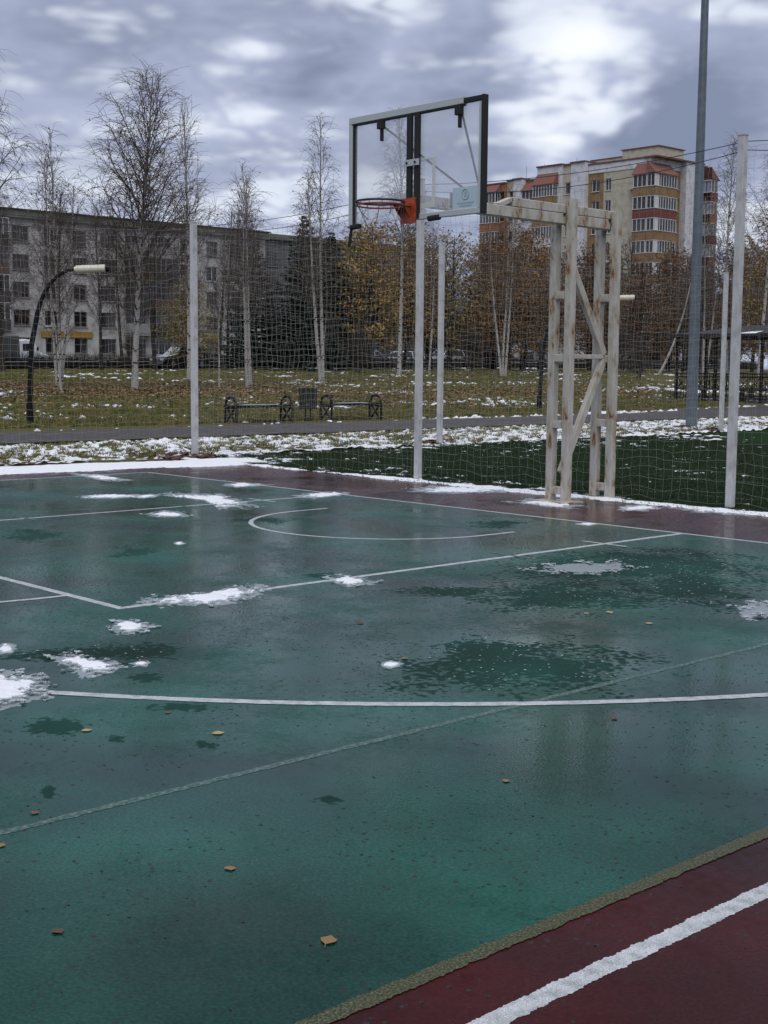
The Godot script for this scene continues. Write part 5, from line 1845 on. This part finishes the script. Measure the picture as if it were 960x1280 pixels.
func car(label: String, at: Vector3, turn: float, L: float, H: float, paint: Material, suv: bool, snow: bool) -> void:
	var t := thing("parked_car", label, "car", at, turn, "cars parked along the road")
	var W := 0.86 if not suv else 0.93
	var belt := H * 0.60
	var sill := 0.24 if not suv else 0.34
	# side profile of the lower body: z, top height
	var half := L * 0.5
	var prof := [[-half, belt * 0.86], [-half + 0.12, belt * 0.99], [-half * 0.55, belt], [half * 0.30, belt * 0.99], [half * 0.42, belt * 0.95], [half * 0.86, belt * 0.80], [half - 0.08, belt * 0.70], [half, belt * 0.55]]
	var rings := []
	for e in prof:
		var k: float = 1.0 - 0.10 * pow(absf(e[0]) / half, 6.0)
		var w: float = W * k
		rings.append([Vector3(w * 0.93, sill, e[0]), Vector3(w, sill + 0.2, e[0]), Vector3(w, e[1] * 0.86, e[0]), Vector3(w * 0.93, e[1], e[0]), Vector3(0, e[1] + 0.03, e[0]), Vector3(-w * 0.93, e[1], e[0]), Vector3(-w, e[1] * 0.86, e[0]), Vector3(-w, sill + 0.2, e[0]), Vector3(-w * 0.93, sill, e[0])])
	var b := MB.new()
	loft(b, rings)
	for e in [[rings[0], 1.0], [rings[rings.size() - 1], -1.0]]:
		var q: Array = e[0]
		for j in range(1, q.size() - 1):
			b.tri(q[0], q[j], q[j + 1])
	# roof shell
	var rr := [[-half + (0.25 if suv else 0.55), H * 0.92], [-half + (0.45 if suv else 0.95), H * 0.985], [0.0, H], [half * 0.16, H * 0.97]]
	var rt := []
	for e in rr:
		rt.append([Vector3(W * 0.74, e[1] - 0.07, e[0]), Vector3(W * 0.68, e[1], e[0]), Vector3(-W * 0.68, e[1], e[0]), Vector3(-W * 0.74, e[1] - 0.07, e[0])])
	loft(b, rt)
	# pillars
	var zt: float = half * 0.16
	var zb: float = half * 0.46
	var rb: float = -half + (0.1 if suv else 0.3)
	for s in [-1.0, 1.0]:
		b.bar(Vector3(s * W * 0.93, belt * 0.95, zb), Vector3(s * W * 0.72, H * 0.95, zt), 0.07, 0.06, Vector3.RIGHT, 0.01)
		b.bar(Vector3(s * W * 0.93, belt * 0.97, -0.15), Vector3(s * W * 0.73, H * 0.96, -0.15), 0.07, 0.1, Vector3.RIGHT, 0.01)
		b.bar(Vector3(s * W * 0.93, belt * 0.97, rb), Vector3(s * W * 0.72, H * 0.93, rr[0][0]), 0.08, 0.12, Vector3.RIGHT, 0.01)
	part("body", b.mesh(), paint, t)
	# glazing
	var g := MB.new()
	var A := Vector3(W * 0.91, belt * 0.97, zb)
	var B := Vector3(W * 0.71, H * 0.94, zt)
	var C := Vector3(W * 0.71, H * 0.92, rr[0][0])
	var D := Vector3(W * 0.91, belt * 0.97, rb)
	var mx := Vector3(-1, 1, 1)
	g.quad(A, D, C, B)
	g.quad(D * mx, A * mx, B * mx, C * mx)
	part("side_windows", g.mesh(), M.car_glass, t)
	var ws := MB.new()
	ws.quad(A * mx, A, B, B * mx)
	part("windscreen", ws.mesh(), M.car_glass, t)
	var rw := MB.new()
	rw.quad(D, D * mx, C * mx, C)
	part("rear_window", rw.mesh(), M.car_glass, t)
	for s in [-1.0, 1.0]:
		for z in [-half * 0.6, half * 0.62]:
			wheel(t, Vector3(s * (W - 0.08), 0.32 if not suv else 0.36, z), 0.32 if not suv else 0.36)
		var hl := MB.new()
		hl.box(Vector3(s * W * 0.66, belt * 0.66, half - 0.04), Vector3(0.34, 0.13, 0.1))
		part("headlight", hl.mesh(), M.clear_lens, t)
		var tl := MB.new()
		tl.box(Vector3(s * W * 0.7, belt * 0.78, -half + 0.0), Vector3(0.26, 0.18, 0.08))
		part("tail_light", tl.mesh(), M.red_lens, t)
		var mi := MB.new()
		mi.box(Vector3(s * (W + 0.06), belt * 1.02, half * 0.36), Vector3(0.16, 0.12, 0.1))
		part("mirror", mi.mesh(), paint, t)
	var bu := MB.new()
	bu.bar(Vector3(-W * 0.85, 0.42, half + 0.0), Vector3(W * 0.85, 0.42, half + 0.0), 0.22, 0.1, Vector3.UP, 0.03)
	bu.bar(Vector3(-W * 0.85, 0.44, -half), Vector3(W * 0.85, 0.44, -half), 0.22, 0.1, Vector3.UP, 0.03)
	part("bumper", bu.mesh(), M.car_grey, t)
	if snow:
		var sn := MB.new()
		sn.quad(A * mx + Vector3(0.1, 0.03, 0.02), A + Vector3(-0.1, 0.03, 0.02), B + Vector3(-0.05, 0.04, 0.02), B * mx + Vector3(0.05, 0.04, 0.02))
		var hood := [Vector3(-W * 0.8, belt * 0.97 + 0.04, half * 0.45), Vector3(W * 0.8, belt * 0.97 + 0.04, half * 0.45), Vector3(W * 0.7, belt * 0.80 + 0.06, half * 0.84), Vector3(-W * 0.7, belt * 0.80 + 0.06, half * 0.84)]
		sn.quad(hood[3], hood[2], hood[1], hood[0])
		sn.box(Vector3(0, H + 0.02, -half * 0.25), Vector3(W * 1.3, 0.05, half * 0.8))
		var o := part("snow_layer", sn.mesh(), M.slush, t)
		o.set_meta("label", "wet snow on the windscreen, bonnet and roof")

func build_vehicles() -> void:
	# light truck with a covered bed: faces -z (to the right in the picture)
	var t := thing("delivery_truck", "white cabbed light truck with dark grey covered bed on the road", "truck", Vector3(-84.6, land(-84.6, -38.3) + 0.06, -38.3), PI)
	var b := MB.new()
	var st := [[0.35, 0.5, 2.02, 0.95, 0.9], [0.9, 0.5, 2.12, 0.98, 0.86], [1.55, 0.5, 2.06, 0.98, 0.80], [1.9, 0.5, 1.45, 0.98, 0.92], [2.05, 0.5, 1.18, 0.96, 0.92], [2.75, 0.5, 0.98, 0.92, 0.84], [2.9, 0.52, 0.80, 0.86, 0.78]]
	var rings := []
	for e in st:
		rings.append([Vector3(e[3] * 0.96, e[1], e[0]), Vector3(e[3], e[1] + 0.25, e[0]), Vector3(e[3], minf(1.15, e[2] * 0.85), e[0]), Vector3(e[4], e[2] * 0.96, e[0]), Vector3(e[4] * 0.8, e[2], e[0]), Vector3(-e[4] * 0.8, e[2], e[0]), Vector3(-e[4], e[2] * 0.96, e[0]), Vector3(-e[3], minf(1.15, e[2] * 0.85), e[0]), Vector3(-e[3], e[1] + 0.25, e[0]), Vector3(-e[3] * 0.96, e[1], e[0])])
	loft(b, rings)
	for e in [rings[0], rings[rings.size() - 1]]:
		for j in range(1, 9):
			b.tri(e[0], e[j], e[j + 1])
	part("cab", b.mesh(), M.car_white, t)
	for s in [-1.0, 1.0]:
		var g := MB.new()
		g.box(Vector3(s * 0.955, 1.5, 1.0), Vector3(0.05, 0.55, 0.8))
		part("side_window", g.mesh(), M.car_glass, t)
		var d := MB.new()
		d.box(Vector3(s * 0.985, 1.1, 1.0), Vector3(0.02, 0.05, 0.16))
		part("door_handle", d.mesh(), M.car_grey, t)
		for z in [2.2, -1.6]:
			wheel(t, Vector3(s * 0.86, 0.36, z), 0.36)
		var hl := MB.new()
		hl.box(Vector3(s * 0.66, 0.78, 2.86), Vector3(0.3, 0.2, 0.1))
		part("headlight", hl.mesh(), M.clear_lens, t)
		var mi := MB.new()
		mi.box(Vector3(s * 1.1, 1.4, 1.75), Vector3(0.18, 0.26, 0.08))
		part("mirror", mi.mesh(), M.black, t)
	var ws := MB.new()
	ws.quad(Vector3(-0.8, 1.33, 1.96), Vector3(0.8, 1.33, 1.96), Vector3(0.72, 1.96, 1.63), Vector3(-0.72, 1.96, 1.63))
	part("windscreen", ws.mesh(), M.car_glass, t)
	var ch := MB.new()
	ch.box(Vector3(0, 0.5, -0.7), Vector3(0.9, 0.2, 6.0))
	ch.bar(Vector3(-0.9, 0.55, 2.92), Vector3(0.9, 0.55, 2.92), 0.24, 0.1, Vector3.UP, 0.03)
	part("chassis", ch.mesh(), M.black, t)
	var cb := MB.new()
	cb.bar(Vector3(0, 1.48, 0.28), Vector3(0, 1.48, -2.9), 2.05, 1.75, Vector3.RIGHT, 0.08)
	part("covered_bed", cb.mesh(), mat(lin(0.055, 0.058, 0.062), 0.7), t)
	for i in 5:
		var rbm := MB.new()
		rbm.bar(Vector3(-1.035, 0.65, 0.1 - i * 0.7), Vector3(-1.035, 2.25, 0.1 - i * 0.7), 0.03, 0.05, Vector3.RIGHT, 0.004)
		rbm.bar(Vector3(1.035, 0.65, 0.1 - i * 0.7), Vector3(1.035, 2.25, 0.1 - i * 0.7), 0.03, 0.05, Vector3.RIGHT, 0.004)
		part("cover_rib", rbm.mesh(), M.car_grey, t)
	car("dark car with snowy windscreen and bonnet parked beside the corner post", on_land(-78.6, -49.6) + Vector3(0, 0.0, 0), 0.1, 4.7, 1.75, M.car_dark, true, true)
	car("silver parked car, left of two seen beside the backboard post", Vector3(-84.0, land(-84, -76.4) + 0.06, -74.5), PI, 4.4, 1.5, M.car_silver, false, false)
	car("pale blue white parked car directly left of the backboard post", Vector3(-84.0, land(-84, -79.4) + 0.06, -79.4), PI, 4.3, 1.48, M.car_white, false, false)
	car("white parked car directly right of the backboard post", Vector3(-84.2, land(-84, -84.6) + 0.06, -84.4), 0.0, 4.3, 1.7, M.car_white, true, false)
	car("dark grey parked car right of the turf net post", Vector3(-84.2, land(-84, -93.0) + 0.06, -93.0), PI, 4.4, 1.5, M.car_grey, false, true)
	car("white parked car half hidden by the dark spruces", Vector3(-84.2, land(-84, -69.4) + 0.06, -69.0), PI, 4.5, 1.9, M.car_white, true, false)

# ---------------------------------------------------------------- snow patches, leaves and grit on the court
const PATCHES := [
["A",[[2.3,5.64],[2.19,5.45],[2.25,5.33],[2.27,5.21],[2.18,5.02],[2.22,4.92],[2.35,4.92],[2.47,5.07],[2.57,5.24],[2.6,5.42],[2.48,5.49],[2.44,5.62]],"long snow patch lying along the near lane line by the free throw corner"],
["B",[[2.85,6.28],[2.76,6.18],[2.76,6.11],[2.86,6.11],[2.98,6.15],[3.05,6.25],[3.03,6.32],[2.95,6.33]],"small round snow patch just below the free throw corner"],
["C",[[3.42,6.95],[3.42,6.86],[3.52,6.85],[3.63,6.82],[3.75,6.84],[3.81,6.93],[3.81,7.01],[3.7,7.01],[3.56,6.98]],"ragged snow patch above the left end of the three point line"],
["D",[[3.54,7.51],[3.58,7.36],[3.61,7.3],[3.74,7.28],[3.87,7.32],[3.91,7.39],[4.01,7.39],[4.04,7.5],[4.07,7.58],[4.02,7.7]],"largest snow patch on the left end of the three point line"],
["E",[[-4.03,2.46],[-4.06,2.19],[-3.85,1.92],[-3.64,2.04],[-3.68,2.31],[-3.83,2.51]],"narrow snow strip above the far lane line, leftmost of the row"],
["F",[[-3.68,2.01],[-3.78,1.82],[-3.7,1.72],[-3.5,1.86],[-3.48,2.06]],"short snow strip in the middle of the row above far lane line"],
["G",[[-3.52,1.72],[-3.51,1.48],[-3.26,1.31],[-3.22,1.18],[-2.66,1.39],[-2.23,1.54],[-2.17,1.75],[-2.12,1.95],[-2.43,1.8],[-2.86,1.63],[-3.18,1.68]],"branching snow patch crossing the far lane line"],
["H",[[-1.99,2.9],[-2.09,2.67],[-1.94,2.6],[-1.65,2.71],[-1.7,2.88],[-1.83,2.94]],"snow patch just inside the far lane line below its tick"],
["I",[[-6.82,0.96],[-6.5,0.77],[-5.62,0.89],[-5.81,1.13]],"snow tongue at the far court corner reaching onto the green"],
["K",[[-2.32,-1.24],[-2.39,-1.64],[-2.19,-1.86],[-1.88,-1.9],[-1.55,-1.88],[-1.61,-1.54],[-1.82,-1.2],[-2.04,-1.08]],"snow patch on the red strip right of the backboard post"],
["L",[[-0.47,-0.98],[-0.53,-1.34],[-0.19,-1.19],[0.12,-1.17],[0.11,-1.3],[0.21,-0.94],[-0.07,-0.92]],"snow left around the front feet of the basketball stand"],
["M",[[0.57,-1.47],[0.54,-1.83],[0.85,-1.75],[0.9,-1.42],[0.81,-1.25]],"small snow patch on the red strip right of the stand"],
["N",[[1.05,-1.94],[1.14,-2.18],[1.44,-2.17],[1.87,-2.27],[2.37,-2.21],[2.02,-2.02],[1.75,-1.86],[1.42,-1.76]],"long snow patch at the foot of the rightmost tall post"],
["P",[[2.3,4.18],[2.3,4.06],[2.49,4.07],[2.63,4.06],[2.64,4.21],[2.62,4.29],[2.47,4.25]],"snow patch on the near lane line at its middle tick"],
["Q",[[-2.56,0.49],[-2.71,0.17],[-2.65,-0.07],[-2.51,-0.14],[-2.34,0.13],[-2.28,0.45]],"snow patch where the far lane line meets the end line"],
["R",[[-4.23,0.33],[-4.4,-0.02],[-3.99,-0.07],[-3.92,0.21],[-3.96,0.36]],"snow patch on the end line near the far corner"],
["U",[[3.75,6.73],[3.71,6.66],[3.79,6.65],[3.84,6.71],[3.81,6.75]],"tiny snow crumb beside a brown leaf above the three point line"],
["V",[[4.58,5.79],[4.56,5.71],[4.63,5.71],[4.67,5.78],[4.64,5.81]],"tiny snow crumb left of the dark slush area"],
["T",[[2.99,7.09],[2.9,7.0],[2.97,6.98],[3.1,7.06],[3.1,7.11]],"small snow crumb at the left frame edge above the largest patch"],
["S",[[4.87,2.96],[4.84,2.77],[4.91,2.73],[5.1,2.9],[5.11,3.1],[5.09,3.2]],"broken snow crumbs at the right frame edge on the green"],
["X",[[1.27,0.16],[1.26,0.02],[1.39,0.01],[1.44,0.17]],"tiny snow crumb near the end line right of the stand"],
["Y",[[-0.01,3.94],[-0.04,3.86],[0.09,3.9],[0.12,3.99]],"tiny snow crumb in the middle of the lane"],
["O",[[2.94,2.75],[2.91,2.48],[2.98,2.19],[3.12,2.02],[3.36,2.12],[3.4,2.38],[3.36,2.56],[3.18,2.71]],"grey melting slush patch beside the near lane line"],
]

# melting snow in an outline: [white top, grey wet rim, centre]
func patch_mesh(pts: Array, seed_: int, thick: float, thin := 0.26) -> Array:
	var c := Vector2.ZERO
	for p in pts:
		c += Vector2(p[0], p[1]) / pts.size()
	var table := PackedFloat32Array()
	var far := 0.0
	for k in 120:
		var d := Vector2.from_angle(TAU * k / 120.0)
		var hit := 0.02
		for i in pts.size():
			var a := Vector2(pts[i][0], pts[i][1]) - c
			var b := Vector2(pts[(i + 1) % pts.size()][0], pts[(i + 1) % pts.size()][1]) - c
			var p = Geometry2D.segment_intersects_segment(Vector2.ZERO, d * 9.0, a, b)
			if p != null:
				hit = maxf(hit, (p as Vector2).length())
		table.append(hit)
		far = maxf(far, hit)
	var f := noise(seed_, 1.0, 4)
	var step := clampf(Vector2(9.5, 10.3).distance_to(c) * 0.0022, 0.011, 0.035)
	var reach := far * 1.45
	var depth := func(x: float, z: float) -> float:
		var v := Vector2(x, z)
		var r: float = v.length() / table[int(fposmod(v.angle(), TAU) / TAU * 120.0) % 120]
		return 1.0 - r + 0.55 * f.get_noise_2d((x + c.x) * 5.0, (z + c.y) * 5.0) + 0.55 * f.get_noise_2d((x + c.x) * 16.0, (z + c.y) * 16.0) + 0.25 * f.get_noise_2d((x + c.x) * 48.0, (z + c.y) * 48.0)
	var top := snow_sheet(-reach, reach, -reach, reach, step, func(x, z): return clampf((depth.call(x, z) - 0.14) * thick * 1.6, -0.006, thick) + (0.15 * thick * f.get_noise_2d((x + c.x) * 60.0, (z + c.y) * 60.0)), func(_x, _z): return 0.0)
	var rim := snow_sheet(-reach, reach, -reach, reach, step, func(x, z): return clampf((depth.call(x, z) + thin) * 0.006, -0.003, 0.0025), func(_x, _z): return 0.0)
	return [top, rim, c]

const LEAVES := [[3.74,6.66,0,"brown leaf lying by a snow crumb above the three point line"],[4.68,7.14,0,"dark brown leaf just below the left part of the three point line"],[5.09,7.17,2,"pale leaf below the three point line, right of the dark brown leaf"],[4.7,7.55,2,"pale leaf at left, below the largest snow patch"],[5.49,8.21,0,"reddish brown leaf near the left frame edge above the faint line"],[6.3,6.76,1,"small orange leaf alone in the middle of the green foreground"],[6.91,8.13,1,"bright tan leaf nearest the camera on the dark green"],[6.33,8.02,1,"tiny tan leaf in the dark green left foreground"],[5.7,8.44,1,"orange leaf cut by the left frame edge on the faint line"],[4.36,3.88,2,"pale yellow leaf right of centre, leftmost of three above the slush"],[4.43,3.74,2,"pale yellow leaf in the middle of three above the slush"],[4.81,3.85,2,"pale yellow leaf, rightmost of three above the slush"],[6.02,5.76,3,"dark leaf below the right half of the three point line"],[6.39,8.63,3,"dark twig like leaf in the bottom left foreground"],[4.56,5.61,1,"small tan leaf at the left end of the slush area"],[3.7,5.15,3,"dark leaf in the middle of the court below the lane line"],[1.54,4.0,3,"dark leaf in the lane near the free throw corner"]]

func build_small() -> void:
	var k := 0
	for e in PATCHES:
		k += 1
		var red: bool = e[0] in ["K", "L", "M", "N"]
		var small: bool = e[1].size() < 6
		var pm := patch_mesh(e[1], 400 + k, 0.008 if small else 0.014, -0.12 if e[0] == "O" else 0.26)
		var t := thing("snow_patch", e[2], "snow patch", Vector3(pm[2].x, 0.0005 if red else 0.002, pm[2].y), 0.0, "snow patches on the court")
		if not e[0] in ["O", "S"]:
			part("white_snow", pm[0], M.snow, t)
		part("wet_rim", pm[1], M.wet_rim, t)
	# snow banked along the outer edges of the court
	var n1 := noise(78, 1.0, 4)
	var n2 := noise(79, 0.3, 2)
	var edge := func(x: float, z: float) -> float:
		var side := -1.0
		# along the back edge
		var c := -2.04 + 0.05 * n2.get_noise_2d(x * 2.0, 0.0)
		var wd := 0.10 + 0.10 * n2.get_noise_2d(x, 30.0) + 0.08 * n1.get_noise_2d(x * 2.0, 5.0)
		side = wd - absf(z - c) + 0.05 * n1.get_noise_2d(x * 6.0, z * 6.0)
		# broad bank on the far side
		var far := 0.6 - absf(x + 7.75 + 0.12 * (z - 0.0)) * 1.0 + 0.22 * n1.get_noise_2d(x * 1.2, z * 0.7) + 0.10 * n1.get_noise_2d(x * 5.0, z * 5.0)
		far *= clampf((3.4 - z), 0.0, 1.0)
		return maxf(side, far * 0.6) * 0.16
	setting("edge_snow", snow_sheet(-9.3, 4.2, -2.5, 3.6, 0.04, edge, func(_x, _z): return 0.004), M.snow, "bank of snow along the outer edges of the court", "stuff")
	# ice crumbs in the slush
	var chip := MB.new()
	for i in 5:
		var o := Vector3(rng.randf_range(-0.012, 0.012), 0.002, rng.randf_range(-0.012, 0.012))
		chip.tri(o + Vector3(-0.006, 0, 0.004), o + Vector3(0.007, 0, 0.003), o + Vector3(0, 0.005, -0.006))
		chip.tri(o + Vector3(0.005, 0, -0.006), o + Vector3(-0.006, 0.004, 0.0), o + Vector3(0.004, 0.003, 0.007))
	var list := []
	for e in SLUSH.slice(0, 6) + [SLUSH[10], SLUSH[13]]:
		var area: float = absf(e[2] * e[5] - e[3] * e[4])
		for i in int(area * 300.0) + 6:
			var a := rng.randf() * TAU
			var r := sqrt(rng.randf()) * 0.95
			var p := Vector2(e[0], e[1]) + Vector2(e[2], e[3]) * cos(a) * r + Vector2(e[4], e[5]) * sin(a) * r
			list.append(Transform3D(Basis(Vector3.UP, rng.randf() * TAU).scaled(Vector3.ONE * rng.randf_range(0.15, 0.5)), Vector3(p.x, 0.005, p.y)))
	for e in PATCHES:
		if e[0] in ["A", "B", "C", "D", "G", "P", "O", "S", "H"]:
			var c := Vector2.ZERO
			for p in e[1]:
				c += Vector2(p[0], p[1]) / e[1].size()
			for i in 130 if e[0] in ["D", "O"] else 60:
				var p: Array = e[1][rng.randi() % e[1].size()]
				var q := c + (Vector2(p[0], p[1]) - c) * rng.randf_range(0.85, 1.3) + Vector2(rng.randf_range(-0.05, 0.05), rng.randf_range(-0.05, 0.05))
				list.append(Transform3D(Basis(Vector3.UP, rng.randf() * TAU).scaled(Vector3.ONE * rng.randf_range(0.4, 1.6)), Vector3(q.x, 0.005, q.y)))
	scatter("ice_crumbs", chip.mesh(), M.slush, list, "small wet ice crumbs in the slush on the court")
	# dark grit scattered over the wet rubber
	var grit := MB.new()
	grit.tri(Vector3(-0.006, 0, 0.004), Vector3(0.006, 0, 0.005), Vector3(0.001, 0.003, -0.005))
	grit.tri(Vector3(-0.006, 0, 0.004), Vector3(0.001, 0.003, -0.005), Vector3(-0.004, 0, -0.006))
	grit.tri(Vector3(0.006, 0, 0.005), Vector3(0.004, 0, -0.006), Vector3(0.001, 0.003, -0.005))
	var gl := []
	var gn := noise(80, 0.8, 3)
	for i in 16000:
		var x := rng.randf_range(0.5, 8.6)
		var z := rng.randf_range(2.5, 9.4)
		if rng.randf() > 0.45 + gn.get_noise_2d(x, z) * 1.2:
			continue
		gl.append(Transform3D(Basis(Vector3.UP, rng.randf() * TAU).scaled(Vector3(1.0, 0.6, 1.0) * rng.randf_range(0.4, 1.35)), Vector3(x, 0.0015 if x < 7.2 else 0.0, z)))
	scatter("grit", grit.mesh(), mat(lin(0.012, 0.02, 0.017), 0.7), gl, "dark grit scattered over the wet court")
	# fallen leaves, one by one
	var lm := [leaf_mesh(0.075), leaf_mesh(0.07), leaf_mesh(0.065), leaf_mesh(0.08)]
	var i := 0
	for e in LEAVES:
		i += 1
		var o := solo("fallen_leaf", lm[i % 4], M.leaf_brown[e[2]], e[3], "leaf", Vector3(e[0], 0.004, e[1]), "fallen leaves on the court")
		o.rotation = Vector3(rng.randf_range(-0.04, 0.04), rng.randf() * TAU, rng.randf_range(-0.04, 0.04))
		var s := rng.randf_range(0.5, 0.75)
		o.scale = Vector3(s, s * 0.35, s)
	# brown leaf heaps at the foot of the posts
	var hl := []
	for e in [[-8.7, -2.2, 0.55], [-9.0, -8.2, 0.25], [-8.9, -17.7, 0.25], [-10.3, -18.6, 0.3]]:
		for j in 130:
			var a := rng.randf() * TAU
			var r: float = sqrt(rng.randf()) * e[2]
			hl.append(Transform3D(Basis.from_euler(Vector3(rng.randf_range(-0.6, 0.6), rng.randf() * TAU, rng.randf_range(-0.6, 0.6))), Vector3(e[0] - 0.15 + cos(a) * r, 0.01 + rng.randf() * 0.10 * (1.0 - r / e[2]), e[1] + sin(a) * r)))
	scatter("leaf_litter", leaf_mesh(0.10), M.leaf_brown[3], hl, "dark wet leaves gathered at the foot of the posts")
